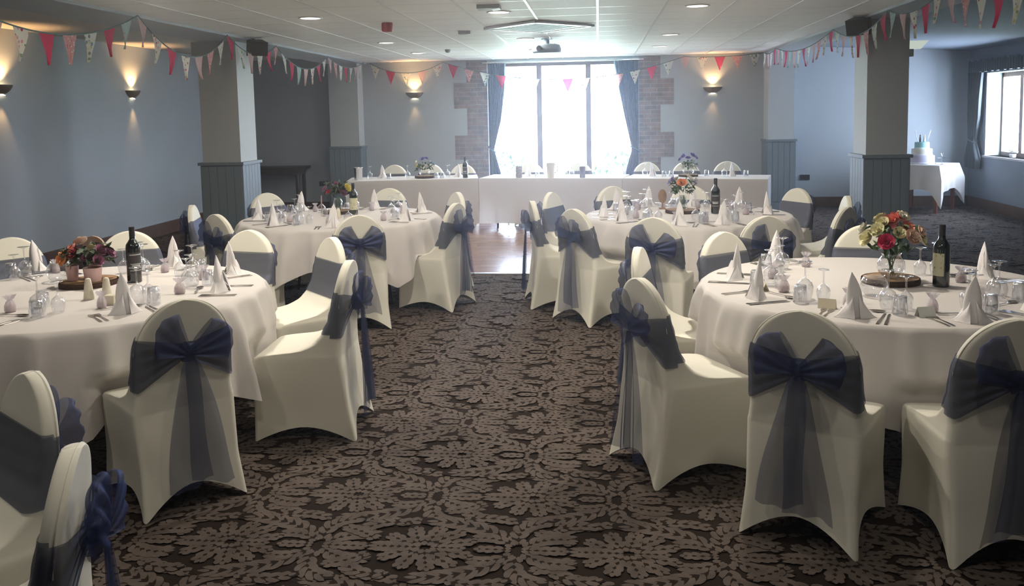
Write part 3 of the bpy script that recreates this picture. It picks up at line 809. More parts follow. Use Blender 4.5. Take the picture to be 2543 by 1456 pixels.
chairs = [
 # top x, y (of the back), table, label, prototype
 (-1.81, 3.55, T1, 'with large grey-navy bow, back to camera, front left of the aisle', 0),
 (-1.35, 4.54, T1, 'turned side-on beside the aisle at the front left table, bow on the right', 1),
 (-1.72, 5.43, T1, 'showing its front, behind the side-on chair of the front left table', 2),
 (-2.44, 5.81, T1, 'facing the camera between front left and back left tables', 3),
 (-3.32, 5.79, T1, 'facing the camera behind the wine bottle of the front left table', 4),
 (-4.02, 5.50, T1, 'cut by the left edge at the front left table', 2),
 (-1.77, 2.49, T5, 'with broad rounded back cut by the bottom left corner', 3),
 (-1.26, 1.90, T5, 'seen edge-on lowest at the bottom left corner', 1),
 (-3.72, 7.55, T2, 'leftmost at the back left table, facing right', 4),
 (-3.14, 6.79, T2, 'with drooping navy bow at the near left of the back left table', 0),
 (-1.90, 6.65, T2, 'back to camera at the near right of the back left table', 2),
 (-1.25, 7.50, T2, 'side-on by the aisle at the right of the back left table', 1),
 (-1.41, 8.56, T2, 'half hidden behind the aisle chair of the back left table', 3),
 (-2.25, 9.12, T2, 'at the far side of the back left table, right of its bottle', 4),
 (-3.46, 8.70, T2, 'at the far side of the back left table beside the left pillar', 0),
 (-.60, 7.62, T3, 'seen thin edge-on, nearest the aisle at the back right table', 3),
 (-.48, 8.45, T3, 'showing its front behind the edge-on chair of the back right table', 2),
 (-.21, 6.95, T3, 'back to camera at the near left of the back right table', 4),
 (.39, 6.35, T3, 'back to camera at the near middle of the back right table', 1),
 (1.21, 6.39, T3, 'back to camera at the near right of the back right table', 0),
 (.13, 9.06, T3, 'at the far left side of the back right table', 2),
 (.93, 9.05, T3, 'behind the flowers of the back right table', 3),
 (1.92, 8.59, T3, 'at the far right of the back right table by the right pillar', 4),
 (2.17, 7.80, T3, 'rightmost at the back right table, seen partly behind another', 1),
 (1.92, 6.92, T3, 'with blue bow at the right of the back right table', 2),
 (.21, 4.96, T4, 'showing its blue sash front, behind the chair nearest the aisle on the right', 3),
 (.18, 4.02, T4, 'side-on nearest the aisle at the front right table, dark bow left', 0),
 (.77, 3.37, T4, 'with the biggest dark bow, back to camera, front right of the aisle', 2),
 (1.50, 3.24, T4, 'cut by the right edge, back to camera, front right', 1),
 (.77, 5.57, T4, 'showing its front at the far left of the front right table', 4),
 (1.75, 5.86, T4, 'partly hidden behind the flower bowl of the front right table', 3),
]
for i, (x, y, T, lab, pr) in enumerate(chairs):
    d = Vector((T[0] - x, T[1] - y)).normalized()
    ox, oy = x + d.x * .275, y + d.y * .275
    rz = math.atan2(d.y, d.x) - PI / 2
    place(PROTO[pr], (ox, oy, 0), rz, 'covered chair ' + lab, 'chair', 'covered chairs around the round tables')
tt = [(-3.22, 13.44), (-2.65, 13.52), (-2.12, 13.42), (-1.06, 13.47), (-.31, 13.40), (.72, 13.25), (1.30, 13.21), (1.90, 13.16)]
ttl = ['first from the left behind the top table', 'behind the left flowers of the top table', 'behind the bottle on the top table', 'behind the top table below the left window bar',
       'behind the top table below the right window bar', 'behind the top table by the right curtain', 'behind the right flowers of the top table', 'last on the right behind the top table']
for i, (x, y) in enumerate(tt):
    place(PROTO[i % 5], (x, y - .275, 0), PI, 'covered chair ' + ttl[i], 'chair', 'covered chairs behind the top table')

# ================================================================== ROUND TABLES + CLOTHS
TN = {T1: 'front left', T2: 'back left', T3: 'back right', T4: 'front right'}
def round_table(T, rot):
    t = empty('round_table', (T[0], T[1], 0), rot)
    b = MB(); b.lathe([(.0001, .735), (.905, .735), (.912, .742), (.912, .755), (.905, .76), (.0001, .76)], 72); b.build('tabletop', M['dark_wood'], t, auto=40)
    for sx in (-1, 1):
        for sy in (-1, 1):
            b = MB(); b.tube([(sx * .42, sy * .36, .73), (sx * .52, sy * .36, 0.01)], .014, 10); b.build('leg', M['black'], t, smooth=True)
        b = MB(); b.tube([(sx * .48, -.36, .30), (sx * .48, .36, .30)], .010, 8); b.build('crossbar', M['black'], t, smooth=True)
    tag(t, 'round folding banquet table under its white cloth, %s' % TN[T], 'table', 'round tables')
def cloth(T, tips, lm, ltip, seed, wid=.22):
    rr = random.Random(seed); n = 288; rows = []
    seats = [((x - T[0]) / math.hypot(x - T[0], y - T[1]), (y - T[1]) / math.hypot(x - T[0], y - T[1]), math.hypot(x - T[0], y - T[1]) - .275 - .225) for x, y, TT, _, _ in chairs if TT == T]
    phs = [rr.uniform(0, 6) for _ in range(4)]
    ridges = [(2 * PI * (q + rr.uniform(-.3, .3)) / 25, rr.uniform(.035, .075), rr.uniform(.045, .095)) for q in range(25)]
    for r in (.0001, .2, .4, .6, .75, .85, .895, .912): rows.append([(T[0] + r * math.cos(a), T[1] + r * math.sin(a), TH + (.0 if r < .9 else -.001)) for a in [2 * PI * k / n for k in range(n)]])
    tp = [R(q) for q in tips]
    for i in range(1, 22):
        t = i / 21; row = []
        for k in range(n):
            a = 2 * PI * k / n
            c = 0
            for q in tp:
                d = (a - q + PI) % (2 * PI) - PI; c = max(c, math.exp(-(abs(d) / wid) ** 1.3))
            L = lm + (ltip - lm) * c + .018 * math.sin(5 * a + phs[0])
            fold = 0
            for (ra_, rw, rd) in ridges:
                dd_ = (a - ra_ + PI) % (2 * PI) - PI
                if abs(dd_) < 4 * rw: fold += rd * math.exp(-(dd_ / rw) ** 2)
            fold = (fold + .018 * math.sin(9 * a + phs[1])) * t ** .5
            r = .918 + .012 * min(1, t * 4) + fold * .9 + .10 * t ** .7 * c + .012 * t
            r = max(.919, r); z = TH - .004 - L * t
            for (sx, sy, df) in seats:      # falls inside, or lies on, the chair seats
                px, py = T[0] + r * math.cos(a), T[1] + r * math.sin(a)
                q = (px - T[0]) * sx + (py - T[1]) * sy; s = abs(-(px - T[0]) * sy + (py - T[1]) * sx)
                if s < .30 and q > 0 and z < .56 and q > df - .03:
                    wgt = min(1, (.30 - s) / .06) * min(1, (.56 - z) / .07)
                    if df >= .76: r = min(r, lerp(r, (df - .02) / max(.5, math.cos(math.atan2(s, q))), wgt))
                    else: z = max(z, lerp(z, .489, min(1, (.30 - s) / .06)))
            row.append((T[0] + r * math.cos(a), T[1] + r * math.sin(a), z))
        rows.append(row)
    b = MB(); b.grid(rows, True)
    o = b.build('tablecloth', M['cloth'], smooth=True)
    tag(o, 'white cloth draped over the %s round table' % TN[T], 'tablecloth', 'round tablecloths')
round_table(T1, .4); round_table(T2, R(5)); round_table(T3, .9); round_table(T4, .2)
cloth(T1, [-13, -68, -140, 160, 100, 45], .39, .52, 1)
cloth(T2, [-46, -108, 170, 110, 50], .33, .50, 2)
cloth(T3, [-30, -88, -150, 150, 90, 30], .38, .50, 3)
cloth(T4, [-92, -150, 150, 95, 30, -30], .42, .55, 4, .16)

# top table: three cloths on trestles
FP = [(-3.69, 12.30), (-1.77, 12.62), (.32, 12.27), (2.24, 11.80)]
nm = ['left', 'middle', 'right']
for i in range(3):
    a = Vector((*FP[i], 0)); c = Vector((*FP[i + 1], 0)); u = (c - a).normalized(); v = Vector((-u.y, u.x, 0)); L = (c - a).length - .006; D = .80; ctr = (a + c) / 2 + v * D / 2
    rz = math.atan2(u.y, u.x)
    t = empty('trestle_table', (ctr.x, ctr.y, 0), rz); b = MB(); b.box(-L / 2 + .05, L / 2 - .05, -D / 2 + .02, D / 2 - .02, .735, .76); b.build('tabletop', M['dark_wood'], t)
    for sx in (-1, 1):
        for sy in (-1, 1):
            b = MB(); b.tube([(sx * (L / 2 - .25), sy * .28, .73), (sx * (L / 2 - .25), sy * .30, .016)], .014, 8); b.build('leg', M['black'], t, smooth=True)
    tag(t, 'folding trestle table under the %s cloth of the top table' % nm[i], 'table', 'top table trestles')
    # cloth
    per = []
    def edge(p, q, n):
        for k in range(n): s = k / n; per.append((lerp(p[0], q[0], s), lerp(p[1], q[1], s)))
    hx, hy = L / 2, D / 2
    edge((-hx, -hy), (hx, -hy), 90); edge((hx, -hy), (hx, hy), 30); edge((hx, hy), (-hx, hy), 90); edge((-hx, hy), (-hx, -hy), 30)
    rows = [[(x * s, y * s, TH) for x, y in per] for s in (.01, .5, .97, .995)]
    rr = random.Random(40 + i); p1, p2 = rr.uniform(0, 6), rr.uniform(0, 6)
    for k in range(0, 13):
        tz = k / 12; row = []
        for j, (x, y) in enumerate(per):
            side = abs(y) > hy - 1e-6
            w = (.007 * math.sin(x * 13 + p1) + .004 * math.sin(x * 31 + p2)) * tz if side and abs(x) < hx - .02 else 0
            xx = x; yy = y + sgn(y) * (w + .006 * tz) if side else y
            row.append((xx, yy, TH - .004 - tz * ((TH - .10 + .006 * math.sin(x * 4 + p2)) if y < hy - .05 else .25)))
        rows.append(row)
    b = MB(); b.grid(rows, True, cap0=True); 
    # pressed centre crease / seam lap
    o = b.build('tablecloth', M['cloth'], auto=50); o.location = (ctr.x, ctr.y, 0); o.rotation_euler = (0, 0, rz)
    tag(o, 'long white cloth over the %s section of the top table' % nm[i], 'tablecloth', 'top table cloths')

# ================================================================== TABLEWARE PROTOTYPES
def lathe_obj(name, prof, m, n=20, **k):
    b = MB(); b.lathe(prof, n, **k); return b.build(name, m, smooth=True)
# inverted wine glass: rim down, foot on top
wine = lathe_obj('wine_glass', [(.030, 0), (.036, .02), (.041, .045), (.040, .065), (.032, .085), (.016, .098), (.005, .105), (.0038, .125), (.0038, .165), (.006, .178), (.020, .184), (.034, .187), (.034, .1885), (.0001, .190)], M['glass'], 24)
wine_s = lathe_obj('wine_glass', [(.026, 0), (.031, .02), (.034, .04), (.032, .055), (.024, .07), (.012, .08), (.0045, .087), (.0038, .10), (.0038, .135), (.006, .146), (.018, .151), (.030, .154), (.030, .155), (.0001, .157)], M['glass'], 24)
tum = lathe_obj('tumbler', [(.036, 0), (.034, .03), (.030, .075), (.028, .086), (.0001, .088), (.0001, .082), (.026, .080), (.031, .04), (.034, .002)], M['glass'], 20)
def napkin_mesh(seed):
    rr = random.Random(seed); b = MB(); n = 36; rows = []; lx, ly = rr.uniform(-.014, .014), rr.uniform(-.006, .012)
    for z, rx, ry in ((.0, .034, .030), (.04, .036, .028), (.08, .035, .024), (.115, .031, .019), (.145, .024, .013), (.170, .015, .008), (.190, .006, .004), (.202, .001, .001)):
        rows.append([(lx * (z / .2) ** 2 + rx * (1 + .14 * math.cos(3 * a + seed)) * math.cos(a), ly * z / .2 + ry * (1 + .14 * math.cos(3 * a + seed)) * math.sin(a), z) for a in [2 * PI * k / n for k in range(n)]])
    b.grid(rows, True, cap1=True)
    # standing inner fold a little behind
    rows = [[(-.02 + (k / 6 - .5) * .045 * (1 - t), .018 - .004 * t, .16 * t) for k in range(7)] for t in [q / 6 for q in range(7)]]
    b.grid(rows)
    for sd in (-1, 1):
        w = rr.uniform(.080, .100); tz = rr.uniform(.085, .11)
        A = Vector((sd * .012, -.018, tz)); Bp = Vector((sd * w, rr.uniform(-.03, .01), .001)); C = Vector((sd * rr.uniform(.010, .020), -.056, .001)); D = Vector((sd * .03, .046, .001)); E2 = Vector((sd * .02, .012, tz * .9))
        for (p, q, r, bulge, nrm) in ((A, Bp, C, .010, Vector((0, -1, .3))), (E2, Bp, D, .008, Vector((0, 1, .3)))):
            rows = []
            for i in range(9):
                s = i / 8; a_ = p.lerp(q, s); a_.z = p.z * (1 - s) ** 1.5 + .001; c_ = p.lerp(r, s)
                rows.append([tuple(a_.lerp(c_, k / 6) + nrm * (bulge * math.sin(PI * k / 6) * math.sin(PI * min(1, s + .1)))) for k in range(7)])
            b.grid(rows)
        rows = [[tuple(A.lerp(E2, k / 3).lerp(Bp, i / 8)) for k in range(4)] for i in range(9)]
        rows = [[(p[0], p[1], A.z * (1 - i / 8) ** 1.5 + .002) for p in r] for i, r in enumerate(rows)]
        b.grid(rows)
    return b
naps = [napkin_mesh(s).build('napkin', M['linen'], auto=60) for s in (1, 2, 3)]
def knife_mesh():
    b = MB(); pts = [(-.008, -.11), (-.009, -.06), (-.006, -.01), (-.007, 0), (-.008, .03), (-.008, .085), (-.004, .105), (.004, .112), (.006, .09), (.006, 0), (.006, -.01), (.008, -.06), (.007, -.11)]
    n = len(pts); b.add([(x, y, .0008) for x, y in pts] + [(x * .85, y * .99, .0042 if y < 0 else .0024) for x, y in pts], [tuple(range(n - 1, -1, -1)), tuple(range(n, 2 * n))] + [(i, (i + 1) % n, n + (i + 1) % n, n + i) for i in range(n)]); return b
def fork_mesh():
    b = MB(); pts = [(-.006, -.10), (-.005, -.04), (-.003, .01), (-.006, .03), (-.011, .045), (-.012, .055), (.012, .055), (.011, .045), (.006, .03), (.003, .01), (.005, -.04), (.006, -.10)]
    n = len(pts); b.add([(x, y, .001) for x, y in pts] + [(x, y, .004) for x, y in pts], [tuple(range(n - 1, -1, -1)), tuple(range(n, 2 * n))] + [(i, (i + 1) % n, n + (i + 1) % n, n + i) for i in range(n)])
    for k in range(4):
        x = -.0105 + k * .007; b.box(x - .0017, x + .0017, .055, .095, .002, .0045)
    return b
def spoon_mesh():
    b = MB(); rows = []
    for i in range(22):
        t = i / 21; y = lerp(-.10, .095, t)
        w = .005 if t < .1 else (lerp(.005, .0025, (t - .1) / .55) if t < .65 else .0025 + .016 * math.sin(PI * (t - .65) / .35) ** .7)
        dip = -.0 if t < .65 else .006 * math.sin(PI * (t - .65) / .35)
        rows.append([(w * q, y, .0085 - dip * (1 - q * q)) for q in (-1, -.5, 0, .5, 1)] + [(w * q, y, .0065 - dip * (1 - q * q)) for q in (1, .5, 0, -.5, -1)])
    b.grid(rows, True, cap0=True, cap1=True); return b
kn = knife_mesh().build('knife', M['steel']); fk = fork_mesh().build('fork', M['steel']); sp = spoon_mesh().build('spoon', M['steel'], smooth=True)
# favour bag
fav = empty('favour_bag')
b = MB(); rows = []
for z, r, k in ((0, .026, 0), (.012, .031, 0), (.035, .029, .05), (.055, .018, .15), (.062, .010, .2), (.070, .018, .3), (.086, .028, .35)):
    rows.append([(r * (1 + k * math.sin(7 * a)) * math.cos(a), r * .75 * (1 + k * math.sin(7 * a)) * math.sin(a), z) for a in [2 * PI * q / 28 for q in range(28)]])
b.grid(rows, True, cap0=True); b.build('bag', M['favour'], fav, smooth=True)
b = MB(); rows = [[(r * math.cos(a), r * .72 * math.sin(a), z) for a in [2 * PI * q / 16 for q in range(16)]] for z, r in ((.002, .020), (.012, .026), (.030, .024), (.040, .012))]
b.grid(rows, True, cap0=True, cap1=True); b.build('sweets', M['sweets'], fav, smooth=True); note(fav)
# place card
b = MB(); b.add([(-.04, -.022, 0), (.04, -.022, 0), (.04, 0, .045), (-.04, 0, .045), (-.04, .022, 0), (.04, .022, 0)], [(0, 1, 2, 3), (3, 2, 5, 4)])
pc = b.build('place_card', M['card']); pcw = MB(); pcw.add([(-.04, -.022, 0), (.04, -.022, 0), (.04, 0, .045), (-.04, 0, .045), (-.04, .022, 0), (.04, .022, 0)], [(0, 1, 2, 3), (3, 2, 5, 4)]); pcw = pcw.build('place_card', M['cardw'])

def setting(T, x, y, where, k, cut=True, glasses=True, card=None):
    """one place setting, radial around the table centre"""
    tn = TN[T]; rr = random.Random(k * 13 + int(x * 100))
    d = Vector((x - T[0], y - T[1], 0)); r0 = d.length; er = d.normalized(); et = Vector((-er.y, er.x, 0)); ang = math.atan2(er.y, er.x)
    def P(r, t, z=0): q = Vector((T[0], T[1], 0)) + er * r + et * t; return (q.x, q.y, TH + z)
    place(naps[k % 3], (x, y, TH), ang + PI / 2 + rr.uniform(-.5, .5), 'white napkin folded to a point, %s, %s table' % (where, tn), 'napkin', 'napkins on the %s round table' % tn)
    if cut:
        rk = min(.76, r0 + .03)
        tt_ = .115
        for q in (0, 1):
            place(kn, P(rk, tt_ + q * .026, 0), ang - PI / 2 + PI + rr.uniform(-.06, .06), 'steel knife beside the napkin %s, %s table' % (where, tn), 'knife', 'knives on the %s round table' % tn)
            place(fk, P(rk, -tt_ - q * .028, 0), ang + PI / 2 + rr.uniform(-.06, .06), 'steel fork beside the napkin %s, %s table' % (where, tn), 'fork', 'forks on the %s round table' % tn)
        place(sp, P(r0 - .13, .02, 0), ang + rr.uniform(-.2, .2), 'steel dessert spoon above the napkin %s, %s table' % (where, tn), 'spoon', 'dessert spoons on the %s round table' % tn)
    if glasses:
        place(wine, P(r0 - .20, .115), rr.uniform(0, 3), 'upside-down wine glass nearest the napkin %s, %s table' % (where, tn), 'wine glass', 'upturned wine glasses on the %s round table' % tn)
        place(tum, P(r0 - .13, .175), 0, 'upside-down tumbler nearest the napkin %s, %s table' % (where, tn), 'tumbler', 'upturned tumblers on the %s round table' % tn)
        place(wine_s, P(r0 - .255, .185), 0, 'small upside-down wine glass nearest the napkin %s, %s table' % (where, tn), 'wine glass', 'small upturned glasses on the %s round table' % tn)
    o = place(fav, P(r0 - .20, -.06), ang, 'bag of pink sweets by the napkin %s, %s table' % (where, tn), 'favour bag', 'favour bags on the %s round table' % tn)
    if card: place(pc if card == 1 else pcw, P(r0 - .12, -.14), ang + PI / 2 + rr.uniform(-.3, .3), '%s folded place card by the napkin %s, %s table' % ('cream' if card == 1 else 'white', where, tn), 'place card', 'place cards on the %s round table' % tn)

k = 0
for x, y, wh, cd in [(.75, 4.87, 'leftmost', 0), (.78, 4.38, 'second from the left', 1), (1.07, 5.39, 'at the far left rim', 0), (1.14, 3.98, 'in front of the flowers', 1),
                     (1.61, 3.89, 'at the near right', 2), (2.08, 4.89, 'right of the bottle', 0), (1.97, 4.12, 'at the photo right edge', 0)]:
    setting(T4, x, y, wh, k, card=cd); k += 1
for x, y, wh in [(-3.60, 5.16, 'farthest left'), (-2.34, 4.00, 'in front of the bottle'), (-2.09, 4.53, 'nearest the aisle'), (-2.24, 5.04, 'second along the aisle side'), (-2.75, 5.30, 'at the far rim'), (-2.93, 3.80, 'cut by the left edge')]:
    setting(T1, x, y, wh, k); k += 1
for x, y, wh in [(-3.18, 7.79, 'farthest left'), (-2.88, 7.37, 'second from the left'), (-3.02, 8.50, 'at the far left'), (-2.28, 7.20, 'left of the bottle'), (-2.30, 8.66, 'right of the bottle'), (-1.74, 7.62, 'at the near right rim'), (-1.73, 8.28, 'at the far right rim')]:
    setting(T2, x, y, wh, k, glasses=True); k += 1
for x, y, wh in [(.04, 7.86, 'farthest left'), (.19, 7.50, 'second from the left'), (.17, 8.42, 'at the far left rim'), (.48, 8.64, 'left of the wooden oval'), (.66, 7.20, 'in front of the flowers'), (1.01, 7.22, 'in front of the bottle'),
                 (1.33, 8.45, 'right of the bottle'), (1.50, 7.94, 'farthest right'), (.92, 8.62, 'behind the flowers')]:
    setting(T3, x, y, wh, k, cut=True); k += 1

# bottles
def bottle(x, y, z, label, lab_mat, h=.30, face=0, groupn=None, small=False):
    s = h / .30; t = empty('wine_bottle', (x, y, z), face)
    b = MB(); b.lathe([(.0001, 0), (.034 * s, 0), (.0375 * s, .004), (.0375 * s, .185 * s), (.035 * s, .205 * s), (.024 * s, .222 * s), (.0155 * s, .235 * s), (.014 * s, .27 * s), (.014 * s, h), (.0001, h)], 32)
    b.build('glass_body', M['bottle'], t, auto=40)
    b = MB(); rows = [[(.0382 * s * math.cos(a), .0382 * s * math.sin(a), zz * s) for a in np.linspace(-PI * .5 - 1.25, -PI * .5 + 1.25, 20)] for zz in (.055, .165)]
    b.grid([[tuple(map(float, p)) for p in r] for r in rows]); lb = b.build('paper_label', lab_mat, t, smooth=True)
    if lab_mat == M['dark_label']:
        b = MB()
        for z0, z1, hw in ((.15, .155, .9), (.10, .104, .8), (.085, .097, .6), (.065, .069, .9)):
            b.grid([[(float(.0385 * s * math.cos(a)), float(.0385 * s * math.sin(a)), zz * s) for a in np.linspace(-PI * .5 - hw, -PI * .5 + hw, 10)] for zz in (z0, z1)])
        b.build('label_lines', M['pale_print'], lb)
    b = MB(); b.lathe([(.0148 * s, .235 * s), (.0150 * s, .25 * s), (.0150 * s, h + .001), (.0001, h + .002)], 24); b.build('foil_capsule', M['black'], t, auto=40)
    tag(t, label, 'wine bottle', groupn)
bottle(1.77, 4.66, TH, 'red wine bottle with yellow-green label turned left, front right table', M['cream_label'], .325, R(-75))
bottle(-2.73, 4.79, TH, 'dark wine bottle with striped label turned right, front left table', M['dark_label'], .325, R(50))
bottle(-2.34, 8.05, TH, 'dark wine bottle with pale yellow label, back left table', M['cream_label'], .31, R(20))
bottle(1.05, 7.98, TH, 'dark wine bottle with black label, back right table', M['dark_label'], .32, R(-10))
bottle(-1.98, 12.72, TH, 'dark wine bottle standing on the top table', M['dark_label'], .31, 0)

# log slices
def log_slice(x, y, z, r, h, label, seed=1):
    rr = random.Random(seed); n = 48; ph = [rr.uniform(0, 6) for _ in range(3)]
    q = lambda a: r * (1 + .03 * math.sin(2 * a + ph[0]) + .015 * math.sin(5 * a + ph[1]))
    t = empty('log_slice', (x, y, z)); b = MB()
    A = [2 * PI * k / n for k in range(n)]
    b.grid([[(q(a) * s, q(a) * s * 0 + q(a) * 0, 0) for a in A] for s in ()] or [[(q(a) * 1 * math.cos(a), q(a) * math.sin(a), 0) for a in A], [(q(a) * 1.02 * math.cos(a), q(a) * 1.02 * math.sin(a), h * .5) for a in A], [(q(a) * math.cos(a), q(a) * math.sin(a), h) for a in A]], True, cap0=True)
    b.build('bark', M['bark'], t)
    b = MB(); b.grid([[(.0001 * math.cos(a), .0001 * math.sin(a), h - .001) for a in A], [(q(a) * .95 * math.cos(a), q(a) * .95 * math.sin(a), h - .001) for a in A], [(q(a) * .96 * math.cos(a), q(a) * .96 * math.sin(a), h + .001) for a in A]], True)
    b.build('cut_face', M['slice'], t)
    tag(t, label, 'log slice', 'log slices under the centrepieces')
SL = .030
log_slice(1.55, 4.76, TH, .145, SL, 'round log slice under the glass flower bowl, front right table', 1)
log_slice(-2.96, 4.70, TH, .155, SL, 'round log slice under the flower pots, front left table', 2)
log_slice(-2.55, 8.23, TH, .14, SL, 'round log slice under the dark leafy flowers, back left table', 3)
log_slice(.76, 8.06, TH, .15, SL, 'round log slice under the orange flowers, back right table', 4)
log_slice(-2.61, 12.80, TH, .15, .035, 'round dark log slice under the left flowers, top table', 5)
log_slice(1.26, 12.46, TH, .14, .030, 'round dark log slice under the right flowers, top table', 6)

# flowers
BM = {}
def bloom_mat(col):
    if col not in BM:
        BM[col] = mat('petal', col, .6, var=.2, vscale=60); BM[col].node_tree.nodes['Principled BSDF'].inputs['Subsurface Weight'].default_value = .0
    return BM[col]
def bloom_mesh(r, rr, petals=3):
    b = MB(); r = r * 1.28
    for ring, (rad, tilt, n, h) in enumerate(((.95, .35, 6, 0), (.70, .75, 5, .10), (.45, 1.10, 4, .2), (.22, 1.4, 3, .28))):
        off = rr.uniform(0, 6)
        for k in range(n):
            a = off + 2 * PI * k / n; rows = []
            for i in range(5):
                u = i / 4; w = .62 * rad * r * math.sin(PI * (.18 + .68 * u)) ** .6
                dist = r * rad * math.sin(min(1.5, u * 1.25)) * math.cos(tilt * .75) + r * .05
                hh = r * (h + rad * u * math.sin(tilt) + .18 * u * u) - (.12 * r * u * u if ring == 0 else 0)
                rows.append([(dist * math.cos(a) - v * w * math.sin(a), dist * math.sin(a) + v * w * math.cos(a), hh - .10 * r * v * v * (1 if ring else -1)) for v in (-1, -.5, 0, .5, 1)])
            b.grid(rows)
    return b
def arrangement(loc, label, blooms, vase, foliage=60, spread=.13, height=.18, seed=1, rb=.035, leafm='leaf', drop=0):
    rr = random.Random(seed); t = empty('flower_arrangement', loc); z0 = 0
    if vase == 'globe':
        b = MB(); b.lathe([(.0001, .002), (.035, .002), (.060, .02), (.072, .05), (.068, .085), (.050, .11), (.046, .12), (.052, .130)], 28); b.build('vase', M['glass'], t, smooth=True); z0 = .13
        b = MB()
        for k in range(9):
            a = k * 2.4; b.tube([(.02 * math.cos(a), .02 * math.sin(a), .01), (.01 * math.cos(a + 2), .01 * math.sin(a + 2), .07), (.04 * math.cos(a + 1), .04 * math.sin(a + 1), .15)], .0025, 6)
        b.build('stem', M['stem'], t, smooth=True)
    elif vase == 'jar':
        b = MB(); b.lathe([(.0001, .001), (.040, .001), (.044, .01), (.044, .09), (.034, .105), (.036, .12)], 24); b.build('vase', M['glass'], t, smooth=True); z0 = .11
        b = MB()
        for k in range(9):
            a = k * 2.4; b.tube([(.025 * math.cos(a), .025 * math.sin(a), .006), (.02 * math.cos(a + 1), .02 * math.sin(a + 1), .13)], .0025, 6)
        b.build('stem', M['stem'], t, smooth=True)
    elif vase == 'bowl':
        b = MB(); b.lathe([(.0001, .001), (.045, .001), (.072, .02), (.082, .045), (.078, .062)], 28); b.build('bowl', M['glass'], t, smooth=True); z0 = .05
    elif vase == 'pots':
        for (px, py, r, h) in ((-.085, -.02, .036, .085), (.055, -.045, .052, .080), (.01, .06, .036, .08)):
            b = MB(); b.lathe([(.0001, 0), (r * .8, 0), (r, h), (r * .93, h), (r * .75, .01)], 24, cx=px, cy=py); b.build('pot', M['pinkw'], t, auto=50)
        z0 = .07
    # foliage
    b = MB()
    for k in range(foliage):
        a = rr.uniform(0, 2 * PI); e = rr.uniform(-.5, 1.1); q = rr.uniform(.35, 1.05)
        c = Vector((spread * q * math.cos(a) * math.cos(e * .7), spread * q * math.sin(a) * math.cos(e * .7), z0 + height * .40 + height * .5 * q * math.sin(e) - (drop if e < 0 else 0)))
        s = rr.uniform(.018, .035); A = Matrix.Rotation(a, 3, 'Z') @ Matrix.Rotation(rr.uniform(-1, .9), 3, 'Y') @ Matrix.Rotation(rr.uniform(-.8, .8), 3, 'X')
        pts = [c + A @ Vector(p) for p in ((-s, 0, 0), (-s * .3, s * .42, s * .1), (s * .5, s * .36, 0), (s * 1.3, 0, -s * .25), (s * .5, -s * .36, 0), (-s * .3, -s * .42, s * .1), (s * .1, 0, s * .0))]
        b.add([tuple(p) for p in pts], [(0, 1, 6), (1, 2, 6), (2, 3, 6), (3, 4, 6), (4, 5, 6), (5, 0, 6)])
    b.build('foliage', M[leafm], t)
    for (x, y, z, col, r) in blooms:
        bb = bloom_mesh(r, rr); n = Vector((x, y, max(.02, (z - .35) * .20) + .05)).normalized(); q = n.to_track_quat('Z', 'Y').to_matrix().to_4x4()
        MM = Matrix.Translation((x, y, z0 + z)) @ q; bb.v = [tuple(MM @ Vector(p)) for p in bb.v]
        bb.build('flower', bloom_mat(col), t)
    tag(t, label, 'flower arrangement', None)
    return t
PK = (.62, .10, .16); CO = (.75, .24, .18); CR = (.72, .68, .42); PE = (.78, .55, .42); WH = (.74, .72, .62); RD = (.52, .03, .10); PU = (.20, .16, .45); OR = (.80, .33, .12); LI = (.38, .35, .58); YE = (.72, .62, .16); MV = (.30, .12, .20)
arrangement((1.55, 4.76, TH + SL + .001), 'round bouquet of cream, coral and pink roses in a glass globe, front right table',
    [(-.02, -.04, .17, CO, .036), (.02, -.02, .185, CO, .036), (.05, -.07, .14, CO, .034), (-.13, -.04, .08, CR, .040), (-.09, -.07, .13, CR, .034), (-.06, -.05, .165, CR, .030), (-.065, -.125, .075, RD, .036), (.055, -.125, .10, PE, .036),
     (.0, -.11, .12, CR, .028), (.115, -.07, .12, PE, .030), (.125, -.06, .075, CR, .034), (.06, .03, .185, CR, .032), (-.04, .05, .17, CR, .034), (.02, .10, .13, PK, .034), (.12, .04, .11, CO, .03), (-.12, .05, .12, WH, .034), (.035, -.045, .20, WH, .022)],
    'globe', 130, .135, .20, 3, drop=.03)
arrangement((-2.96, 4.70, TH + SL + .001), 'loose pink, orange and plum flowers in three blush pots, front left table',
    [(-.13, -.03, .06, OR, .034), (-.10, -.06, .04, OR, .030), (-.07, -.03, .10, CO, .038), (-.035, -.06, .085, PK, .032), (-.05, .03, .14, PE, .034), (.03, -.06, .06, MV, .026), (.09, -.02, .10, MV, .032), (.12, .02, .08, MV, .032), (.10, -.06, .05, MV, .028), (0, .05, .10, CR, .026)],
    'pots', 130, .135, .16, 5, leafm='leaf2')
arrangement((-2.55, 8.23, TH + SL + .001), 'dark leafy flowers with pink and yellow blooms on a log slice, back left table',
    [(-.10, -.04, .10, MV, .034), (-.06, -.07, .07, PK, .028), (.11, -.05, .11, YE, .036), (.07, -.06, .06, MV, .030), (.0, -.05, .15, MV, .024), (.13, .02, .08, CR, .026)], 'jar', 150, .13, .20, 7, leafm='leaf2')
arrangement((.76, 8.06, TH + SL + .001), 'orange rose with lilac and white sprigs in a clear jar, back right table',
    [(-.01, -.06, .13, OR, .040), (-.09, -.03, .16, LI, .028), (-.11, -.01, .14, LI, .024), (.07, -.04, .17, WH, .026), (.10, -.03, .14, LI, .026), (.05, .0, .19, WH, .024), (.12, .02, .16, WH, .022), (-.05, .03, .16, WH, .028)], 'jar', 70, .12, .20, 9)
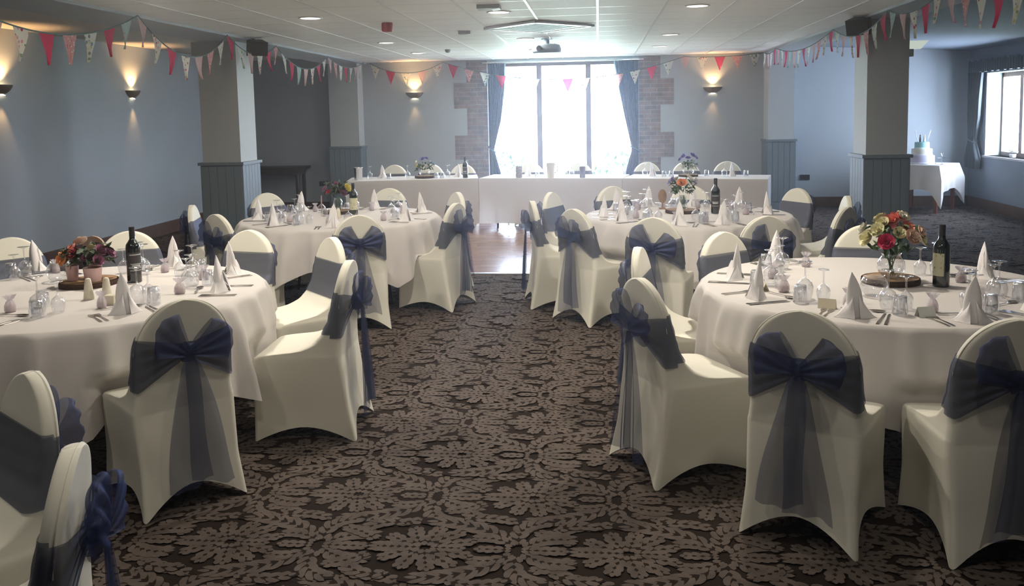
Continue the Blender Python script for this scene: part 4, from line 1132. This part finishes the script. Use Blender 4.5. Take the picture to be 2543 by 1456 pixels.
arrangement((-2.61, 12.80, TH + .036), 'purple and green flowers in a bowl on the left of the top table',
    [(-.02, -.03, .19, PU, .036), (.03, .0, .20, PU, .032), (-.10, -.03, .10, YE, .03), (-.05, -.06, .07, WH, .03), (.10, -.02, .14, (.3, .4, .5), .03), (.04, -.06, .09, WH, .028), (-.12, 0, .15, CR, .026), (.13, 0, .12, (.3, .4, .5), .026)], 'bowl', 90, .14, .18, 11)
arrangement((1.26, 12.46, TH + .031), 'tall purple flowers in a clear bowl on the right of the top table',
    [(-.06, -.02, .20, PU, .04), (.05, -.02, .21, PU, .044), (0, .02, .17, PU, .036), (.10, 0, .18, PU, .032), (-.11, 0, .16, PU, .03), (-.07, -.05, .06, WH, .03), (.02, -.06, .05, WH, .032), (.08, -.04, .06, WH, .028)], 'bowl', 70, .12, .18, 13)

# misc on round tables
def simple(name, prof, m, loc, label, cat, n=20, group=None, auto=50, rz=0):
    b = MB(); b.lathe(prof, n); o = b.build(name, m, auto=auto); o.location = loc; tag(o, label, cat, group); return o
shk = [(.0001, 0), (.026, 0), (.027, .01), (.020, .07), (.016, .10), (.012, .112), (.0001, .116)]
simple('salt_shaker', shk, M['salt'], (-2.72, 4.31, TH), 'cream china shaker, left of the two, front left table', 'shaker')
simple('pepper_shaker', shk, M['salt'], (-2.63, 4.33, TH), 'cream china shaker, right of the two, front left table', 'shaker')
b = MB(); b.add([(-.02, -.02, 0), (.02, -.02, 0), (.02, .02, 0), (-.02, .02, 0), (-.027, -.027, .05), (.027, -.027, .05), (.027, .027, .05), (-.027, .027, .05)], [(0, 3, 2, 1), (4, 5, 6, 7), (0, 1, 5, 4), (1, 2, 6, 5), (2, 3, 7, 6), (3, 0, 4, 7)])
o = b.build('sugar_pot', M['salt']); o.location = (-2.52, 4.19, TH); tag(o, 'small square cream pot beside the shakers, front left table', 'pot')
simple('fish_bowl', [(.0001, .001), (.04, .001), (.07, .03), (.078, .065), (.065, .10), (.05, .115), (.056, .122)], M['glass'], (-3.20, 4.80, TH), 'round glass bowl left of the flower pots, front left table', 'glass bowl', 28)
simple('fish_bowl', [(.0001, .001), (.04, .001), (.062, .03), (.068, .06), (.055, .09), (.045, .10), (.050, .107)], M['glass'], (1.36, 4.42, TH), 'round glass bowl in front of the log slice, front right table', 'glass bowl', 28)
o = dup(tum, (-2.86, 4.13, TH), 0); tag(o, 'upside-down tumbler alone on the near left, front left table', 'tumbler')
o = dup(wine, (-2.80, 5.02, TH), 0); tag(o, 'upside-down wine glass right behind the bottle, front left table', 'wine glass')
t = empty('reed_diffuser', (-2.75, 8.33, TH)); b = MB(); b.lathe([(.0001, 0), (.034, 0), (.040, .03), (.036, .06), (.016, .075), (.016, .085)], 20); b.build('jar', M['glass'], t, smooth=True)
b = MB(); b.tube([(0, 0, .01), (.003, 0, .17)], .006, 8); b.build('stick', M['pinkw'], t); tag(t, 'small round jar with an upright stick, back left table', 'jar')
shk2 = [(.0001, 0), (.024, 0), (.022, .05), (.016, .085), (.0001, .095)]
simple('salt_shaker', shk2, M['salt'], (-2.50, 7.86, TH), 'cream china shaker, left of the two, back left table', 'shaker')
simple('pepper_shaker', shk2, M['salt'], (-2.43, 7.84, TH), 'cream china shaker, right of the two, back left table', 'shaker')
simple('candle_jar', [(.0001, .001), (.034, .001), (.036, .06), (.034, .07), (.031, .068), (.030, .02), (.0001, .018)], M['glass'], (-2.62, 8.02, TH), 'short glass candle jar in front of the flowers, back left table', 'candle jar')
# upright wooden oval
t = empty('table_plaque', (.60, 8.36, TH)); n = 28; b = MB(); A = [2 * PI * q / n for q in range(n)]
b.grid([[(.040 * math.cos(a), dy, .125 + .068 * math.sin(a)) for a in A] for dy in (-.008, .008)], True, cap0=True, cap1=True); b.build('plaque', M['slice'], t, auto=50)
b = MB(); b.box(-.03, .03, -.022, .022, 0, .014); b.tube([(0, 0, .01), (0, 0, .065)], .006, 8); b.build('stand', M['slice'], t); tag(t, 'upright oval slice of wood left of the flowers, back right table', 'table sign')
# blush fan shell behind front-left flowers
t = empty('table_plaque', (-3.04, 4.90, TH)); b = MB()
b.grid([[(.072 * math.cos(a), dy, .190 + .068 * math.sin(a)) for a in A] for dy in (-.007, .007)], True, cap0=True, cap1=True); b.build('plaque', mat('blush_wood', (.42, .29, .23), .6, var=.2, vscale=20), t, auto=50)
b = MB(); b.box(-.04, .04, -.025, .025, 0, .014); b.tube([(0, 0, .01), (0, 0, .13)], .007, 8); b.build('stand', M['slice'], t); tag(t, 'upright round plaque of blush wood behind the flowers, front left table', 'table sign')

# top table things
G = 'upturned wine glasses on the top table'
for x, y, lab in ((-3.45, 12.80, 'first from the left end'), (-2.88, 12.84, 'left of the purple flowers'), (-2.27, 12.85, 'left of the bottle'), (-.50, 12.70, 'left of the pair under the window'), (-.40, 12.68, 'right of the pair under the window'), (.66, 12.62, 'by the right curtain'), (1.76, 12.45, 'near the right end')):
    o = dup(wine, (x, y, TH), 0); tag(o, 'upside-down wine glass on the top table, ' + lab, 'wine glass', G)
for i, (x, y, lab) in enumerate(((-3.28, 12.90, 'near the left end'), (-2.12, 12.90, 'beside the bottle'), (-1.06, 12.85, 'left of the jug'), (.76, 12.62, 'right of the curtain'), (1.86, 12.42, 'near the right end'))):
    o = dup(naps[i % 3], (x, y, TH), .3 * i); tag(o, 'white pointed napkin on the top table, ' + lab, 'napkin', 'napkins on the top table')
for x, y, lab in ((-3.14, 12.72, 'right of the first napkin'), (-2.42, 12.72, 'right of the purple flowers, left one'), (-2.33, 12.72, 'right of the purple flowers, right one'), (.92, 12.46, 'left of the pair before the right flowers'), (1.02, 12.44, 'right of the pair before the right flowers'), (1.52, 12.50, 'just right of the right flowers'), (2.05, 12.40, 'last at the right end'), (-.90, 12.60, 'between jar and jug')):
    o = dup(tum, (x, y, TH), 0); tag(o, 'upside-down tumbler on the top table, ' + lab, 'tumbler', 'upturned tumblers on the top table')
simple('ice_bucket', [(.0001, 0), (.058, 0), (.066, .18), (.072, .186), (.070, .19), (.060, .185), (.052, .02)], M['chrome'], (-3.56, 12.55, TH), 'shiny steel wine cooler at the left end of the top table', 'wine cooler', 28)
pj = spotted('patterned_paper', (.34, .32, .36), [(.55, .52, .56), (.2, .18, .25), (.45, .4, .42)], 70, .4)
simple('candle_jar', [(.0001, 0), (.046, 0), (.048, .17), (.044, .172), (.042, .03)], pj, (-1.17, 12.62, TH), 'tall patterned jar on the top table, left of the jug', 'candle jar')
simple('candle_jar', [(.0001, 0), (.040, 0), (.042, .155), (.038, .157), (.036, .03)], mat('plum_paper', (.20, .19, .27), .7), (-.24, 12.50, TH), 'tall plum grey jar on the top table, right of the jug', 'candle jar')
t = empty('jug', (-.70, 12.55, TH)); b = MB(); b.lathe([(.0001, 0), (.048, 0), (.050, .01), (.056, .12), (.062, .20), (.066, .215), (.061, .213), (.05, .10), (.044, .012)], 28); b.build('body', M['salt'], t, auto=50)
b = MB(); b.tube([(.055, 0, .19), (.09, 0, .185), (.105, 0, .14), (.09, 0, .09), (.054, 0, .07)], .008, 8); b.build('handle', M['salt'], t, smooth=True); tag(t, 'tall cream jug in the middle of the top table', 'jug')

# ================================================================== cake table
ct = (5.27 - .02, 14.08); a0 = R(42)
u = Vector((-math.cos(a0), math.sin(a0), 0)); v = Vector((math.sin(a0), math.cos(a0), 0)); S = .80
c = Vector((5.27, 14.06, 0)) + u * S / 2 + v * S / 2
rz = -a0
t = empty('cake_table', (c.x, c.y, 0), rz); b = MB(); b.box(-.38, .38, -.38, .38, .735, .76); b.build('tabletop', M['dark_wood'], t)
for sx in (-1, 1):
    for sy in (-1, 1):
        b = MB(); b.box(sx * .33 - .025, sx * .33 + .025, sy * .33 - .025, sy * .33 + .025, 0, .735); b.build('leg', mat('red_wood', (.16, .045, .025), .4), t)
tag(t, 'square wooden table under the cake beside the right pillar', 'table')
hh = S / 2; per = []
for (p, q) in (((-hh, -hh), (hh, -hh)), ((hh, -hh), (hh, hh)), ((hh, hh), (-hh, hh)), ((-hh, hh), (-hh, -hh))):
    for k in range(40): s = k / 40; per.append((lerp(p[0], q[0], s), lerp(p[1], q[1], s)))
rows = [[(x * s, y * s, TH) for x, y in per] for s in (.01, .5, .95, .995)]
for k in range(14):
    tz = k / 13; row = []
    for x, y in per:
        co = (min(abs(x), abs(y)) / hh); cr = co ** 5; L = .40 + .26 * cr + .02 * math.sin(x * 9 + y * 7)
        # corners fold outward in a point
        nx = x / hh if abs(x) > hh - 1e-4 else 0; ny = y / hh if abs(y) > hh - 1e-4 else 0
        w = .012 * math.sin((x - y) * 28) * tz
        ex = (nx * (.015 + w) + (x / hh) * .05 * cr) * min(1, tz * 3); ey = (ny * (.015 + w) + (y / hh) * .05 * cr) * min(1, tz * 3)
        row.append((x + ex, y + ey, TH - .004 - L * tz))
    rows.append(row)
b = MB(); b.grid(rows, True, cap0=True); o = b.build('tablecloth', M['cloth'], auto=60); o.location = (c.x, c.y, 0); o.rotation_euler = (0, 0, rz)
tag(o, 'white square cloth with hanging corners under the cake', 'tablecloth')
t = empty('wedding_cake', (5.16, 14.50, TH))
b = MB(); b.lathe([(.0001, 0), (.215, 0), (.215, .012), (.0001, .012)], 40); b.build('cake_board', M['chrome'], t, auto=40)
for (r, z0, z1, col, nme) in ((.19, .012, .145, (.50, .48, .60), 'lower_tier'), (.155, .145, .250, (.72, .70, .60), 'middle_tier'), (.110, .250, .355, (.28, .55, .56), 'top_tier')):
    b = MB(); b.lathe([(.0001, z0), (r, z0), (r, z1 - .012), (r - .010, z1), (.0001, z1)], 40); q = b.build(nme, mat(nme + '_icing', col, .5), t, auto=40)
    b = MB(); b.lathe([(r + .001, z0 + .002), (r + .004, z0 + .006), (r + .004, z0 + .016), (r + .001, z0 + .020)], 40); b.build('ribbon', mat('ribbon', (.75, .75, .78), .4), q, smooth=True)
for x, tx in ((-.07, -.105), (.075, .125)):
    b = MB(); b.tube([(x, 0, .35), (tx, 0, .53)], .005, 8); b.lathe([(.0001, .0), (.010, .01), (.0001, .03)], 10, cx=tx, cz=.52); b.build('topper_stick', M['white_pl'], t, smooth=True)
for x, m_, nme in ((-.03, M['black'], 'dark_figurine'), (.035, M['white_pl'], 'white_figurine')):
    b = MB(); b.lathe([(.0001, .355), (.024 if x > 0 else .015, .356), (.014, .40), (.012, .43), (.006, .44), (.011, .452), (.009, .468), (.0001, .472)], 14, cx=x); b.build(nme, m_, t, smooth=True)
tag(t, 'three-tier wedding cake with aqua top tier and two small figures', 'cake')
t = empty('cake_stand_holder', (5.40, 14.30, TH)); b = MB(); b.lathe([(.0001, 0), (.03, 0), (.004, .01), (.004, .13), (.0001, .13)], 12); b.tube([(-.07, 0, .11), (.07, 0, .11)], .006, 6); b.tube([(0, 0, .13), (.02, 0, .19)], .004, 6); b.tube([(0, 0, .13), (-.02, 0, .18)], .004, 6)
b.build('frame', M['chrome'], t); tag(t, 'little bright metal stand right of the cake', 'stand')
o = dup(kn, (5.24, 14.20, TH), R(80)); tag(o, 'steel cake knife lying in front of the cake', 'knife')
# sill posy
t = empty('flower_posy', (XR + .10, 13.95, RZ0)); rr = random.Random(5)
b = MB(); b.lathe([(.0001, 0), (.04, 0), (.05, .05), (.045, .055)], 16); b.build('pot', M['white_pl'], t, auto=50)
for k in range(6):
    bb = bloom_mesh(.035, rr); MM = Matrix.Translation((.04 * math.cos(k), .08 * math.sin(k * 1.3), .07 + .01 * (k % 3))); bb.v = [tuple(MM @ Vector(p)) for p in bb.v]; bb.build('flower', bloom_mat(WH), t)
tag(t, 'small white posy on the sill of the right wall window', 'flowers')

# ================================================================== lights, world, camera
if GLARE_DENSITY:  # scattering volume added to imitate lens glare around the bright window
    hm = bpy.data.materials.new('lens_glare'); hm.use_nodes = True; nt = hm.node_tree; nt.nodes.clear(); out = nt.nodes.new('ShaderNodeOutputMaterial')
    vsn = nt.nodes.new('ShaderNodeVolumeScatter'); vsn.inputs['Color'].default_value = (.95, .97, 1, 1); vsn.inputs['Density'].default_value = GLARE_DENSITY; vsn.inputs['Anisotropy'].default_value = .85
    nt.links.new(vsn.outputs[0], out.inputs['Volume'])
    b = MB(); b.box(XL - .01, XR + .33, YB - .01, YF + .22, -.01, 2.8); o = b.build('glare', hm); tag(o, 'thin pale haze volume, added to mimic veiling in the lens', 'glare', None, 'stuff')
wd = bpy.data.worlds.new('sky'); scene.world = wd; wd.use_nodes = True; nt = wd.node_tree
bg = nt.nodes['Background']; bg.inputs['Color'].default_value = (.70, .80, 1, 1); bg.inputs['Strength'].default_value = 34
def portal(loc, rot, sx, sy):
    ld = bpy.data.lights.new('window_portal', 'AREA'); ld.shape = 'RECTANGLE'; ld.size = sx; ld.size_y = sy; ld.cycles.is_portal = True
    o = bpy.data.objects.new('window_portal', ld); COL.objects.link(o); o.location = loc; o.rotation_euler = rot
portal(((WX0 + WX1) / 2, YF + .36, 1.3), (-PI / 2, 0, 0), WX1 - WX0, WZ1)
portal((XR + .36, (RY0 + RY1) / 2, (RZ0 + RZ1) / 2), (0, PI / 2, 0), RZ1 - RZ0, RY1 - RY0)

f, th, ro, psi, yp, H = 2151.308, .094, -.020, .101, 483.945, 1.711
cam = bpy.data.cameras.new('camera'); co = bpy.data.objects.new('camera', cam); COL.objects.link(co); scene.camera = co
cam.sensor_fit = 'HORIZONTAL'; cam.sensor_width = 36; cam.lens = f / 2543 * 36; cam.clip_start = .05; cam.clip_end = 200
cam.shift_y = -(728 - yp) / 2543; cam.shift_x = 0
cy, sy = math.cos(psi), math.sin(psi); ct_, st_ = math.cos(th), math.sin(th)
fw = Vector((-sy * ct_, cy * ct_, -st_)); rt = Vector((cy, sy, 0)); up = rt.cross(fw)
cr, sr = math.cos(ro), math.sin(ro)
rt2 = rt * cr + up * sr; up2 = -rt * sr + up * cr
mm = Matrix((rt2, up2, -fw)).transposed().to_4x4(); mm.translation = (0, 0, H); co.matrix_world = mm
vs = scene.view_settings; vs.view_transform = 'Standard'; vs.look = 'None'; vs.gamma = 1; vs.exposure = .25; vs.use_curve_mapping = False
